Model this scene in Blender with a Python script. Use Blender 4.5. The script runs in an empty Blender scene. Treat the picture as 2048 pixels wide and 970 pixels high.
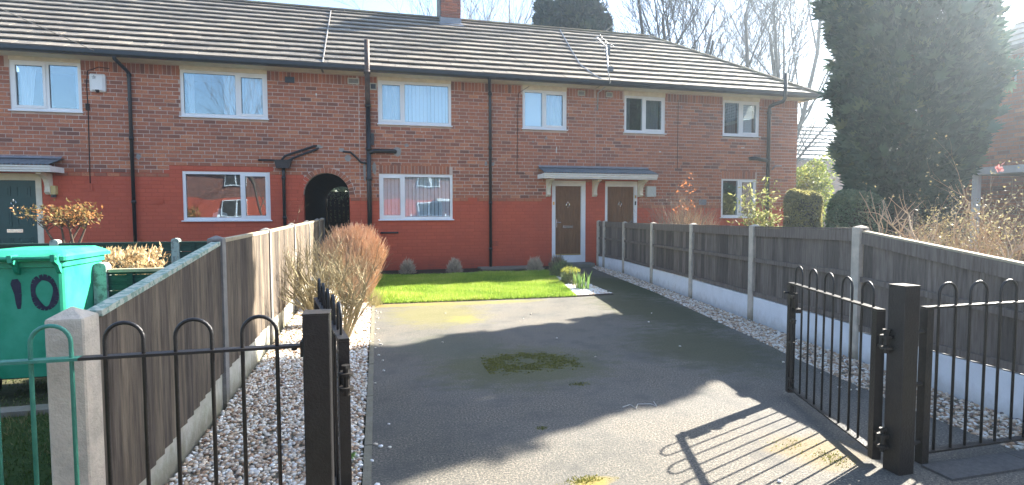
import bpy, math, random
import numpy as np
from mathutils import Matrix, Vector
R = random.Random(7)
NR = np.random.RandomState(11)
C = bpy.context.scene
COL = C.collection
rad = math.radians
D = 13.5                       # the facade stands in the plane y = D

# ------------------------------------------------------------------ camera
cam = bpy.data.cameras.new("camera"); cam.sensor_width = 36; cam.lens = 1099.25 / 2048 * 36
cam.clip_start = .05; cam.clip_end = 2000
camo = bpy.data.objects.new("camera", cam); COL.objects.link(camo)
yaw, pit, rol = rad(14.3202), rad(3.0711), rad(-.1264)
F = Vector((math.sin(yaw)*math.cos(pit), math.cos(yaw)*math.cos(pit), -math.sin(pit)))
Rt = Vector((math.cos(yaw), -math.sin(yaw), 0)); Up = Rt.cross(F)
R2 = Rt*math.cos(rol)+Up*math.sin(rol); U2 = Up*math.cos(rol)-Rt*math.sin(rol)
camo.matrix_world = Matrix(((R2.x, U2.x, -F.x, 0), (R2.y, U2.y, -F.y, 0), (R2.z, U2.z, -F.z, 1.395), (0, 0, 0, 1)))
C.camera = camo
# ------------------------------------------------------------------ light
SUN = Vector((1.42, .55, 1.0)).normalized()          # direction to the sun
w = bpy.data.worlds.new("World"); C.world = w; w.use_nodes = True
nt = w.node_tree; bg = nt.nodes['Background']
sky = nt.nodes.new('ShaderNodeTexSky'); sky.sky_type = 'NISHITA'; sky.sun_disc = False
sky.sun_elevation = math.asin(SUN.z); sky.sun_rotation = math.atan2(SUN.x, SUN.y)
sky.air_density = 1.0; sky.dust_density = 1.2; sky.ozone_density = 1.5
nt.links.new(sky.outputs[0], bg.inputs[0]); bg.inputs[1].default_value = .078
sl = bpy.data.lights.new("sun", 'SUN'); sl.energy = 5.0; sl.angle = rad(.53); sl.color = (1, .93, .82)
so = bpy.data.objects.new("sun", sl); COL.objects.link(so)
so.rotation_euler = (-SUN).to_track_quat('-Z', 'Y').to_euler(); so.location = (20, 10, 30)
C.view_settings.view_transform = 'Standard'; C.view_settings.look = 'None'
C.view_settings.exposure = 2.58; C.view_settings.gamma = 1
C.render.engine = 'CYCLES'
C.cycles.max_bounces = 6; C.cycles.transparent_max_bounces = 12

# ------------------------------------------------------------------ materials
MT = {}
def newmat(name):
    m = bpy.data.materials.new(name); m.use_nodes = True; MT[name] = m
    return m, m.node_tree, m.node_tree.nodes['Principled BSDF']
def nd(t, typ, **k):
    n = t.nodes.new(typ)
    for a, b in k.items():
        if a.startswith('i_'): n.inputs[int(a[2:])].default_value = b
        else: setattr(n, a, b)
    return n
def mixc(t, fac, a, b, bt='MIX'):
    n = t.nodes.new('ShaderNodeMix'); n.data_type = 'RGBA'; n.blend_type = bt
    for i, v in ((0, fac), (6, a), (7, b)):
        if isinstance(v, bpy.types.NodeSocket): t.links.new(v, n.inputs[i])
        else: n.inputs[i].default_value = v if i == 0 else (*v[:3], 1)
    return n.outputs[2]
def ramp(t, src, stops):
    r = t.nodes.new('ShaderNodeValToRGB'); e = r.color_ramp.elements
    while len(e) < len(stops): e.new(.5)
    for k, (p, c) in enumerate(stops):
        e[k].position = p; e[k].color = (*c, 1) if len(c) == 3 else c
    t.links.new(src, r.inputs[0]); return r.outputs[0]
def noise(t, scale, detail=4, rough=.6, vec=None, stretch=None):
    tc = nd(t, 'ShaderNodeNewGeometry') if vec is None else None
    v = vec if vec is not None else tc.outputs['Position']
    if stretch:
        mp = nd(t, 'ShaderNodeMapping'); mp.inputs['Scale'].default_value = stretch
        t.links.new(v, mp.inputs[0]); v = mp.outputs[0]
    n = nd(t, 'ShaderNodeTexNoise'); n.inputs['Scale'].default_value = scale
    n.inputs['Detail'].default_value = detail; n.inputs['Roughness'].default_value = rough
    t.links.new(v, n.inputs['Vector']); return n.outputs['Fac']
def bump(t, b, h, strength=.3, dist=.01):
    n = nd(t, 'ShaderNodeBump'); n.inputs['Strength'].default_value = strength; n.inputs['Distance'].default_value = dist
    t.links.new(h, n.inputs['Height']); t.links.new(n.outputs[0], b.inputs['Normal'])
def mat(name, c1, c2=None, scale=8, rough=.8, spec=.3, metal=0, bs=.0, bscale=None, tone=None, stretch=None, rough2=None, lo=.35, hi=.65):
    """two colours through noise; tone = amount that the per-piece 'tone' attribute darkens or lightens"""
    m, t, b = newmat(name)
    c2 = c2 or c1
    col = ramp(t, noise(t, scale, 5, .65, stretch=stretch), [(lo, c1), (hi, c2)])
    if tone:
        at = nd(t, 'ShaderNodeAttribute', attribute_name='tone')
        col = mixc(t, 1.0, col, ramp(t, at.outputs['Fac'], [(0, tone[0]), (1, tone[1])]), 'MULTIPLY')
    t.links.new(col, b.inputs['Base Color'])
    b.inputs['Roughness'].default_value = rough; b.inputs['Metallic'].default_value = metal
    b.inputs['Specular IOR Level'].default_value = spec
    if bs: bump(t, b, noise(t, bscale or scale*4, 4, stretch=stretch), bs)
    return m
def leafmat(name, stops, trans=.35, rough=.55):
    m, t, b = newmat(name)
    at = nd(t, 'ShaderNodeAttribute', attribute_name='tone')
    col = ramp(t, at.outputs['Fac'], stops)
    t.links.new(col, b.inputs['Base Color']); b.inputs['Roughness'].default_value = rough
    b.inputs['Specular IOR Level'].default_value = .25
    tr = nd(t, 'ShaderNodeBsdfTranslucent'); t.links.new(col, tr.inputs[0])
    mx = nd(t, 'ShaderNodeMixShader'); mx.inputs[0].default_value = trans
    t.links.new(b.outputs[0], mx.inputs[1]); t.links.new(tr.outputs[0], mx.inputs[2])
    t.links.new(mx.outputs[0], t.nodes['Material Output'].inputs[0]); return m

def brick_mat():
    m, t, b = newmat('raw_brick')
    at = nd(t, 'ShaderNodeAttribute', attribute_name='tone')
    c = ramp(t, at.outputs['Fac'], [(0, (.19, .09, .068)), (.2, (.31, .122, .078)), (.5, (.46, .165, .088)), (.8, (.54, .20, .10)), (1, (.60, .258, .135))])
    n1 = noise(t, 35, 5, .7); n2 = noise(t, 1.1, 3)
    c = mixc(t, ramp(t, n1, [(.4, (0, 0, 0)), (.75, (.6, .6, .6))]), c, (.15, .085, .075))
    c = mixc(t, ramp(t, n2, [(.35, (0, 0, 0)), (.7, (.3, .3, .3))]), c, (.27, .13, .09))
    t.links.new(c, b.inputs['Base Color']); b.inputs['Roughness'].default_value = .9; b.inputs['Specular IOR Level'].default_value = .2
    bump(t, b, n1, .5, .006)
    m, t, b = newmat('painted_brick')
    at = nd(t, 'ShaderNodeAttribute', attribute_name='tone')
    c = ramp(t, at.outputs['Fac'], [(0, (.47, .092, .048)), (1, (.54, .108, .056))])
    n1 = noise(t, 2.2, 5, .6, stretch=(1, 1, .35)); n2 = noise(t, 30, 4)
    c = mixc(t, ramp(t, n1, [(.42, (0, 0, 0)), (.75, (.55, .55, .55))]), c, (.38, .08, .048))
    g = nd(t, 'ShaderNodeNewGeometry'); sp = nd(t, 'ShaderNodeSeparateXYZ'); t.links.new(g.outputs[0], sp.inputs[0])
    mr = nd(t, 'ShaderNodeMapRange'); t.links.new(sp.outputs[2], mr.inputs[0])
    for i, v in ((1, .0), (2, .38), (3, .8), (4, 0)): mr.inputs[i].default_value = v
    ml = nd(t, 'ShaderNodeMath', operation='MULTIPLY'); t.links.new(mr.outputs[0], ml.inputs[0]); t.links.new(n1, ml.inputs[1])
    c = mixc(t, ml.outputs[0], c, (.10, .035, .03))        # splash dirt along the foot of the wall
    t.links.new(c, b.inputs['Base Color']); b.inputs['Roughness'].default_value = .62; b.inputs['Specular IOR Level'].default_value = .3
    bump(t, b, n2, .35, .004)
brick_mat()
mat('mortar', (.60, .48, .42), (.46, .35, .30), 3, .95, .1, bs=.4, bscale=60)
mat('painted_mortar', (.46, .09, .048), (.40, .08, .044), 3, .7, .2, bs=.4, bscale=40)
mat('dimmed_mortar', (.30, .22, .19), (.22, .16, .14), 3, .95, .1)  # mortar darkened for the shade and haze over the neighbour wall
mat('new_mortar', (.34, .33, .31), (.26, .25, .24), 9, .95, .1, bs=.4, bscale=60)
mat('white_plastic', (.80, .81, .82), (.74, .75, .76), 3, .35, .4)
mat('cream_paint', (.76, .71, .58), (.66, .60, .48), 7, .6, .3, bs=.2)
mat('canopy_paint', (.82, .81, .78), (.74, .73, .70), 6, .5, .3)
mat('black_plastic', (.007, .008, .011), (.013, .015, .019), 5, .35, .5)
mat('black_paint', (.006, .006, .007), (.013, .0125, .013), 20, .42, .45, bs=.35, bscale=90)
mat('rusty_black_paint', (.007, .007, .007), (.022, .018, .014), 14, .55, .4, bs=.4, bscale=70)
mat('green_paint', (.03, .16, .12), (.05, .22, .165), 12, .45, .4, bs=.3, bscale=80)
mat('soil_pipe', (.05, .04, .036), (.13, .09, .075), 6, .6, .3)
mat('roof_tile', (.20, .175, .142), (.27, .24, .195), 1.2, .6, .4, bs=.5, bscale=60, tone=((.88, .88, .89), (1.08, 1.07, 1.05)))
mat('ridge_tile', (.15, .11, .08), (.22, .20, .12), 4, .85, .2, bs=.5, bscale=40)
mat('lead', (.28, .30, .34), (.20, .22, .25), 6, .5, .4, bs=.2)
mat('grey_sheet', (.17, .19, .21), (.12, .135, .15), 5, .7, .3, bs=.3)
mat('concrete', (.58, .51, .42), (.42, .375, .31), 9, .9, .15, bs=.6, bscale=70)
mat('grey_concrete', (.26, .25, .235), (.18, .175, .165), 8, .9, .15, bs=.6, bscale=60)
mat('white_masonry_paint', (.80, .82, .84), (.72, .74, .76), 3, .7, .2, bs=.3, bscale=30)
mat('lime_concrete', (.55, .53, .47), (.42, .42, .33), 5, .9, .15, bs=.4, bscale=40)
mat('dark_board', (.098, .080, .070), (.175, .148, .13), 5, .85, .2, bs=.7, bscale=14, tone=((.62, .62, .62), (1.3, 1.27, 1.24)), stretch=(9, 9, .7))
mat('weathered_board', (.088, .075, .063), (.205, .172, .138), 4, .9, .15, bs=.8, bscale=12, tone=((.6, .6, .62), (1.2, 1.15, 1.05)), stretch=(8, 8, .6))
mat('dark_green_board', (.014, .045, .036), (.03, .075, .058), 6, .7, .3, bs=.5, bscale=18, tone=((.7, .7, .7), (1.2, 1.2, 1.2)), stretch=(.8, 8, 9))
mat('peeling_green', (.20, .30, .25), (.42, .45, .38), 26, .8, .2, bs=.6, bscale=50, lo=.46, hi=.54)
mat('pale_green_post', (.34, .43, .40), (.19, .22, .20), 16, .85, .2, bs=.5, bscale=60, lo=.48, hi=.6)
mat('capping', (.42, .36, .25), (.33, .28, .20), 8, .8, .2, bs=.3)
mat('brown_door', (.15, .070, .032), (.21, .105, .05), 5, .45, .35, bs=.25, bscale=20, stretch=(7, 7, .8))
mat('green_door', (.012, .055, .055), (.016, .07, .068), 4, .4, .4)
mat('chrome', (.65, .66, .68), None, 4, .22, .5, metal=1)
mat('brass', (.7, .5, .22), None, 4, .3, .5, metal=1)
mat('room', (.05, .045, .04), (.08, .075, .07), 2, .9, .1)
mat('net_curtain', (.62, .66, .70), (.52, .56, .60), 3, .9, .1)
mat('grey_curtain', (.22, .25, .27), (.30, .33, .34), 3, .9, .1)
mat('blind', (.80, .86, .90), (.74, .80, .86), 3, .75, .2)
mat('soil', (.035, .027, .022), (.065, .052, .04), 14, .95, .1, bs=1, bscale=40)
mat('turf', (.025, .05, .012), (.05, .075, .02), 9, .95, .1, bs=1, bscale=40)
mat('mossy_ground', (.045, .05, .022), (.085, .08, .045), 6, .95, .1, bs=1, bscale=30)
mat('green_bin', (.016, .29, .165), (.05, .40, .25), 3.5, .42, .4, bs=.15, bscale=160)
mat('marker', (.03, .03, .055), (.05, .05, .08), 18, .7, .2)
mat('white_marks', (.7, .7, .68), None, 5, .8, .2)
mat('gravel_stone', (1, 1, 1), (.86, .84, .8), 60, .75, .3, tone=None)
mat('bark', (.075, .055, .042), (.14, .105, .08), 6, .9, .2, bs=.6, bscale=30)
mat('dark_bark', (.022, .016, .014), (.05, .036, .03), 5, .9, .2)  # bark colour darkened to give the backlit look of the bare trees
mat('tan_twig', (.42, .30, .19), (.56, .42, .28), 6, .8, .2)
mat('rust_twig', (.48, .30, .18), (.64, .45, .31), 6, .8, .2)
mat('olive_twig', (.22, .185, .11), (.38, .33, .20), 6, .8, .2)
mat('grey_twig', (.19, .16, .13), (.27, .23, .18), 6, .8, .2)
mat('shaded_passage_brick', (.035, .026, .022), (.07, .05, .042), 12, .9, .1, bs=.6, bscale=12, stretch=(1, 1, 3))  # brick coloured dark to stand for the shade inside the passage
mat('metal_slats', (.075, .10, .125), (.10, .13, .16), 2, .6, .4)
mat('twine', (.5, .5, .48), None, 5, .8, .2)
mat('lamp_cream', (.62, .50, .22), (.5, .4, .17), 5, .4, .4)
mat('pale_box', (.55, .58, .55), (.48, .5, .48), 5, .5, .3)
mat('aluminium', (.55, .55, .56), (.42, .42, .43), 6, .4, .5, metal=.7)
leafmat('grass_blade', [(0, (.14, .25, .03)), (.5, (.31, .46, .06)), (.85, (.46, .56, .09)), (1, (.58, .56, .20))], .3)
leafmat('rough_grass', [(0, (.04, .07, .015)), (.6, (.08, .12, .03)), (1, (.2, .18, .08))], .4)
leafmat('conifer_leaf', [(0, (.018, .042, .034)), (.5, (.04, .082, .06)), (.9, (.075, .125, .08)), (1, (.13, .16, .08))], .2)
leafmat('pine_leaf', [(0, (.012, .034, .026)), (.6, (.026, .062, .038)), (1, (.065, .095, .035))], .15)
leafmat('box_leaf', [(0, (.09, .14, .08)), (.6, (.17, .23, .13)), (1, (.28, .31, .16))], .3)
leafmat('privet_leaf', [(0, (.17, .17, .07)), (.6, (.32, .30, .11)), (1, (.50, .42, .15))], .4)
leafmat('lime_leaf', [(0, (.10, .15, .03)), (.6, (.20, .25, .05)), (1, (.38, .38, .10))], .45)
leafmat('bamboo_leaf', [(0, (.12, .15, .04)), (.5, (.25, .27, .08)), (1, (.5, .48, .22))], .4)
leafmat('beech_leaf', [(0, (.30, .19, .09)), (.5, (.50, .36, .19)), (1, (.66, .52, .30))], .35)
leafmat('red_leaf', [(0, (.10, .09, .04)), (.4, (.22, .17, .06)), (.75, (.42, .17, .06)), (1, (.55, .38, .16))], .4)
leafmat('orange_leaf', [(0, (.45, .14, .05)), (1, (.62, .26, .10))], .4)
leafmat('buff_leaf', [(0, (.22, .20, .10)), (.6, (.36, .31, .16)), (1, (.45, .39, .20))], .25)
leafmat('heath_grey', [(0, (.40, .35, .27)), (.6, (.62, .55, .44)), (1, (.74, .67, .54))], .35)
leafmat('heath_green', [(0, (.12, .15, .08)), (.6, (.24, .30, .15)), (1, (.38, .42, .20))], .3)
leafmat('heath_plum', [(0, (.13, .08, .07)), (.6, (.32, .24, .19)), (1, (.38, .40, .20))], .3)
leafmat('heath_gold', [(0, (.24, .27, .06)), (1, (.46, .45, .10))], .35)
leafmat('daffodil_leaf', [(0, (.10, .20, .07)), (.6, (.20, .33, .10)), (1, (.36, .45, .10))], .45)
leafmat('moss', [(0, (.07, .075, .02)), (.6, (.15, .16, .035)), (1, (.30, .28, .06))], .35)
leafmat('pink_petal', [(0, (.75, .25, .25)), (1, (.8, .45, .4))], .3)

for nm in ('white_masonry_paint', 'lime_concrete', 'concrete', 'grey_concrete'):
    m = MT[nm]; t = m.node_tree; b = t.nodes['Principled BSDF']; src = b.inputs['Base Color'].links[0].from_socket
    g = nd(t, 'ShaderNodeNewGeometry'); sp = nd(t, 'ShaderNodeSeparateXYZ'); t.links.new(g.outputs[0], sp.inputs[0])
    ns = noise(t, 9, 5, .7, stretch=(1, 1, .6)); ad = nd(t, 'ShaderNodeMath', operation='MULTIPLY_ADD'); t.links.new(ns, ad.inputs[0]); ad.inputs[1].default_value = -.34; t.links.new(sp.outputs[2], ad.inputs[2])
    mr = nd(t, 'ShaderNodeMapRange'); t.links.new(ad.outputs[0], mr.inputs[0])
    for i, v in ((1, -.16), (2, -.03), (3, .3 if nm == 'white_masonry_paint' else .65), (4, 0)): mr.inputs[i].default_value = v
    c = mixc(t, mr.outputs[0], src, (.17, .15, .09))
    ns2 = noise(t, 5, 5, .7, stretch=(1, 1, .25)); c = mixc(t, ramp(t, ns2, [(.5, (0, 0, 0)), (.75, (.12, .12, .12) if nm == 'white_masonry_paint' else (.35, .35, .35))]), c, (.26, .25, .19)); t.links.new(c, b.inputs['Base Color'])
# gravel colours come from the per-stone tone
m = MT['gravel_stone']; t = m.node_tree; b = t.nodes['Principled BSDF']
at = nd(t, 'ShaderNodeAttribute', attribute_name='tone')
t.links.new(mixc(t, 1., ramp(t, at.outputs['Fac'], [(0, (.17, .14, .12)), (.12, (.34, .21, .13)), (.3, (.50, .36, .24)), (.55, (.62, .50, .38)), (.72, (.70, .65, .56)), (1, (.84, .83, .80))]), (1, 1, 1), 'MULTIPLY'), b.inputs['Base Color'])
# window glass: part mirror, part clear
m, t, b = newmat('glass')
g1 = nd(t, 'ShaderNodeBsdfGlossy'); g1.inputs['Roughness'].default_value = .01; g1.inputs[0].default_value = (.72, .88, 1, 1)
tr = nd(t, 'ShaderNodeBsdfTransparent'); tr.inputs[0].default_value = (.93, .96, .97, 1)
mx = nd(t, 'ShaderNodeMixShader'); mx.inputs[0].default_value = .18
wv = noise(t, 1.6, 1, .4, stretch=(1, 1, .55)); bp = nd(t, 'ShaderNodeBump'); bp.inputs['Strength'].default_value = .12; bp.inputs['Distance'].default_value = .03
t.links.new(wv, bp.inputs['Height']); t.links.new(bp.outputs[0], g1.inputs['Normal'])
t.links.new(tr.outputs[0], mx.inputs[1]); t.links.new(g1.outputs[0], mx.inputs[2]); t.links.new(mx.outputs[0], t.nodes['Material Output'].inputs[0])
# driveway asphalt: speckle, worn patches, moss stains that lie at their own places
def asphalt(name, stains):
    m, t, b = newmat(name)
    fine = noise(t, 75, 6, .85); mid = noise(t, 1.3, 5, .65); big = noise(t, .45, 3)
    c = ramp(t, fine, [(.36, (.03, .031, .031)), (.47, (.088, .084, .074)), (.56, (.20, .178, .143)), (.68, (.55, .48, .37))])
    c = mixc(t, ramp(t, mid, [(.42, (0, 0, 0)), (.66, (.6, .6, .6))]), c, (.125, .124, .116))
    mid2 = noise(t, 2.6, 6, .7); c = mixc(t, ramp(t, mid2, [(.5, (0, 0, 0)), (.72, (.6, .6, .6))]), c, (.045, .047, .042))
    c = mixc(t, ramp(t, big, [(.45, (0, 0, 0)), (.7, (.35, .35, .35))]), c, (.05, .054, .042))
    g = nd(t, 'ShaderNodeNewGeometry')
    for (x, y, rx, ry, col, amt) in stains:
        mp = nd(t, 'ShaderNodeMapping'); mp.vector_type = 'TEXTURE'
        mp.inputs['Location'].default_value = (x, y, 0); mp.inputs['Scale'].default_value = (rx, ry, 50)
        t.links.new(g.outputs[0], mp.inputs[0])
        ln = nd(t, 'ShaderNodeVectorMath', operation='LENGTH'); t.links.new(mp.outputs[0], ln.inputs[0])
        ns = noise(t, 4.5, 6, .7, stretch=(1, 1.6, 1))
        ad = nd(t, 'ShaderNodeMath', operation='MULTIPLY_ADD'); t.links.new(ns, ad.inputs[0]); ad.inputs[1].default_value = -2.2; t.links.new(ln.outputs['Value'], ad.inputs[2])
        f = ramp(t, ad.outputs[0], [(0, (0, 0, 0)), (1, (0, 0, 0))])
        mr = nd(t, 'ShaderNodeMapRange'); t.links.new(ad.outputs[0], mr.inputs[0])
        for i, v in ((1, -.45), (2, .25), (3, amt), (4, 0)): mr.inputs[i].default_value = v
        c = mixc(t, mr.outputs[0], c, col)
    t.links.new(c, b.inputs['Base Color']); b.inputs['Roughness'].default_value = .78; b.inputs['Specular IOR Level'].default_value = .35
    bump(t, b, fine, 1.0, .008)
asphalt('driveway_asphalt', [(.85, 7.6, .62, .8, (.17, .155, .04), .62), (1.15, 7.1, .2, .25, (.20, .19, .04), .6), (.35, 8.45, .9, .14, (.24, .18, .035), .75), (1.7, 8.35, .9, .15, (.20, .18, .035), .7),
    (3.9, 7.2, .6, 1.5, (.05, .055, .018), .8), (4.6, 9.6, .6, 1.6, (.045, .055, .016), .85), (3.3, 5.0, .6, .9, (.055, .06, .02), .7),
    (1.3, 4.8, .75, .6, (.08, .085, .028), .7), (2.5, 2.62, .22, .22, (.20, .14, .05), .6), (.8, 5.7, .5, .5, (.09, .10, .07), .6), (1.08, 2.6, .1, .05, (.26, .20, .03), .8)])
mat('road_asphalt', (.06, .06, .062), (.10, .10, .098), 40, .85, .3, bs=.5, bscale=160)
# procedural brick only for the far row across the street
m, t, b = newmat('far_brick')
bt = nd(t, 'ShaderNodeTexBrick'); g = nd(t, 'ShaderNodeNewGeometry'); sp = nd(t, 'ShaderNodeSeparateXYZ'); t.links.new(g.outputs[0], sp.inputs[0])
ad = nd(t, 'ShaderNodeMath', operation='ADD'); t.links.new(sp.outputs[0], ad.inputs[0]); t.links.new(sp.outputs[1], ad.inputs[1])
cb = nd(t, 'ShaderNodeCombineXYZ'); t.links.new(ad.outputs[0], cb.inputs[0]); t.links.new(sp.outputs[2], cb.inputs[1]); t.links.new(cb.outputs[0], bt.inputs[0])
bt.inputs['Scale'].default_value = 1; bt.inputs['Brick Width'].default_value = .236; bt.inputs['Row Height'].default_value = .0842; bt.inputs['Mortar Size'].default_value = .006
bt.inputs['Color1'].default_value = (.16, .06, .04, 1); bt.inputs['Color2'].default_value = (.26, .09, .055, 1); bt.inputs['Mortar'].default_value = (.24, .18, .15, 1)
t.links.new(bt.outputs[0], b.inputs['Base Color']); b.inputs['Roughness'].default_value = .9

# ------------------------------------------------------------------ mesh tools
WL = {}
class MB:
    def __init__(s): s.v = []; s.f = []; s.m = []; s.t = []
    def add(s, vs, fs, mi=0, tone=.5):
        n = len(s.v); s.v += [tuple(p) for p in vs]; s.t += [tone]*len(vs)
        for f in fs: s.f.append([n+i for i in f]); s.m.append(mi)
    def box(s, x0, x1, y0, y1, z0, z1, mi=0, tone=.5):
        s.add([(x0, y0, z0), (x1, y0, z0), (x1, y1, z0), (x0, y1, z0), (x0, y0, z1), (x1, y0, z1), (x1, y1, z1), (x0, y1, z1)],
              [(0, 3, 2, 1), (4, 5, 6, 7), (0, 1, 5, 4), (1, 2, 6, 5), (2, 3, 7, 6), (3, 0, 4, 7)], mi, tone)
        return s
    def bar(s, a, b, w, h, mi=0, tone=.5, up=(0, 0, 1)):
        """box of section w x h along a-b"""
        a = Vector(a); b = Vector(b); d = (b-a).normalized(); u = Vector(up)
        r = d.cross(u)
        if r.length < 1e-4: r = d.cross(Vector((0, 1, 0)))
        r.normalize(); u = r.cross(d); r *= w/2; u *= h/2
        s.add([a-r-u, a+r-u, a+r+u, a-r+u, b-r-u, b+r-u, b+r+u, b-r+u],
              [(0, 1, 2, 3), (7, 6, 5, 4), (0, 4, 5, 1), (1, 5, 6, 2), (2, 6, 7, 3), (3, 7, 4, 0)], mi, tone)
        return s
    def tube(s, pts, r, n=8, mi=0, tone=.5, caps=True):
        pts = [Vector(p) for p in pts]; rs = r if isinstance(r, (list, tuple)) else [r]*len(pts)
        base = len(s.v); prev = None
        for k, p in enumerate(pts):
            d = (pts[min(k+1, len(pts)-1)]-pts[max(k-1, 0)]).normalized()
            if prev is None:
                a = d.cross(Vector((0, 0, 1)) if abs(d.z) < .9 else Vector((1, 0, 0))).normalized()
            else: a = (prev-d*prev.dot(d)).normalized()
            prev = a; bb = d.cross(a)
            for i in range(n):
                an = 2*math.pi*i/n; q = p+(a*math.cos(an)+bb*math.sin(an))*rs[k]
                s.v.append(tuple(q)); s.t.append(tone)
        for k in range(len(pts)-1):
            for i in range(n):
                j = (i+1) % n; s.f.append([base+k*n+i, base+k*n+j, base+(k+1)*n+j, base+(k+1)*n+i]); s.m.append(mi)
        if caps:
            s.f.append([base+i for i in range(n)][::-1]); s.m.append(mi)
            s.f.append([base+(len(pts)-1)*n+i for i in range(n)]); s.m.append(mi)
        return s
    def loft(s, rings, mi=0, caps=True, tone=.5):
        base = len(s.v); n = len(rings[0])
        for rg in rings:
            for p in rg: s.v.append(tuple(p)); s.t.append(tone)
        for k in range(len(rings)-1):
            for i in range(n):
                j = (i+1) % n; s.f.append([base+k*n+i, base+k*n+j, base+(k+1)*n+j, base+(k+1)*n+i]); s.m.append(mi)
        if caps:
            s.f.append([base+i for i in range(n)][::-1]); s.m.append(mi)
            s.f.append([base+(len(rings)-1)*n+i for i in range(n)]); s.m.append(mi)
        return s
    def extrude(s, prof, x0, x1, axis='x', mi=0, tone=.5):
        """prof = list of (a,b) in the two other axes"""
        def P(a, b, x): return (x, a, b) if axis == 'x' else ((a, x, b) if axis == 'y' else (a, b, x))
        n = len(prof); s.add([P(a, b, x0) for a, b in prof]+[P(a, b, x1) for a, b in prof],
            [list(range(n))[::-1], list(range(n, 2*n))]+[(i, (i+1) % n, n+(i+1) % n, n+i) for i in range(n)], mi, tone)
        return s
    def mesh(s, name, mats, smooth=False, tone=True):
        me = bpy.data.meshes.new(name); me.from_pydata(s.v, [], s.f)
        for q in mats: me.materials.append(MT[q])
        if len(mats) > 1: me.polygons.foreach_set('material_index', s.m)
        if smooth: me.polygons.foreach_set('use_smooth', [True]*len(s.f))
        if tone: a = me.attributes.new('tone', 'FLOAT', 'POINT'); a.data.foreach_set('value', s.t)
        me.update(); return me
def link(name, data, parent=None, loc=(0, 0, 0), **props):
    o = bpy.data.objects.new(name, data); COL.objects.link(o); o.location = loc; WL[o] = Vector(loc)
    if parent is not None:
        o.parent = parent; o.matrix_parent_inverse = Matrix.Translation(-WL[parent])
    for k, v in props.items(): o[k] = v
    return o
def thing(name, label, cat, loc=(0, 0, 0), group=None):
    o = link(name, None, None, loc, label=label, category=cat)
    o.empty_display_size = .2
    if group: o['group'] = group
    return o
def part(name, mb, mats, parent=None, smooth=False, **props):
    if isinstance(mats, str): mats = [mats]
    return link(name, mb.mesh(name, mats, smooth), parent, **props)
def solo(name, mb, mats, label, cat, smooth=False, group=None, **p):
    o = part(name, mb, mats, None, smooth, label=label, category=cat, **p)
    if group: o['group'] = group
    return o
def struct(name, mb, mats, smooth=False, parent=None):
    return part(name, mb, mats, parent, smooth, kind='structure')
def npmesh(name, V, Fc, mats, tone=None, smooth=False, mi=None):
    V = np.asarray(V, np.float32); Fc = np.asarray(Fc, np.int32); k = Fc.shape[1]
    me = bpy.data.meshes.new(name); me.vertices.add(len(V)); me.vertices.foreach_set('co', V.ravel())
    me.loops.add(Fc.size); me.loops.foreach_set('vertex_index', Fc.ravel())
    me.polygons.add(len(Fc)); me.polygons.foreach_set('loop_start', np.arange(0, Fc.size, k, dtype=np.int32))
    try: me.polygons.foreach_set('loop_total', np.full(len(Fc), k, np.int32))
    except Exception: pass
    for q in mats: me.materials.append(MT[q])
    if mi is not None: me.polygons.foreach_set('material_index', mi)
    if smooth: me.polygons.foreach_set('use_smooth', np.ones(len(Fc), bool))
    if tone is not None: a = me.attributes.new('tone', 'FLOAT', 'POINT'); a.data.foreach_set('value', np.asarray(tone, np.float32))
    me.update(calc_edges=True); me.validate(); return me
def rotm(n, tilt=None, rs=NR):
    """random rotation matrices; tilt = max lean from upright, None = fully random"""
    a = rs.uniform(0, 2*np.pi, n)
    if tilt is None:
        q = rs.normal(size=(n, 4)); q /= np.linalg.norm(q, axis=1)[:, None]; w_, x, y, z = q.T
        return np.stack([1-2*(y*y+z*z), 2*(x*y-z*w_), 2*(x*z+y*w_), 2*(x*y+z*w_), 1-2*(x*x+z*z), 2*(y*z-x*w_), 2*(x*z-y*w_), 2*(y*z+x*w_), 1-2*(x*x+y*y)], 1).reshape(n, 3, 3)
    b = rs.uniform(0, tilt, n); c = rs.uniform(0, 2*np.pi, n)
    ca, sa, cb, sb = np.cos(a), np.sin(a), np.cos(b), np.sin(b); z = np.zeros(n); o = np.ones(n)
    Rz = np.stack([ca, -sa, z, sa, ca, z, z, z, o], 1).reshape(n, 3, 3)
    Rx = np.stack([o, z, z, z, cb, -sb, z, sb, cb], 1).reshape(n, 3, 3)
    cc, sc = np.cos(c), np.sin(c); Rc = np.stack([cc, -sc, z, sc, cc, z, z, z, o], 1).reshape(n, 3, 3)
    return Rc @ Rx @ Rz
def scatter(bv, bf, M, P, S):
    bv = np.asarray(bv, float); bf = np.asarray(bf); n = len(P); S = np.asarray(S, float)
    if S.ndim == 1: S = S[:, None]
    V = np.einsum('nij,nkj->nki', M, bv[None]*S[:, None, :]) + np.asarray(P)[:, None, :]
    Fc = bf[None]+(np.arange(n)*len(bv))[:, None, None]
    return V.reshape(-1, 3), Fc.reshape(-1, bf.shape[1])
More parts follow.
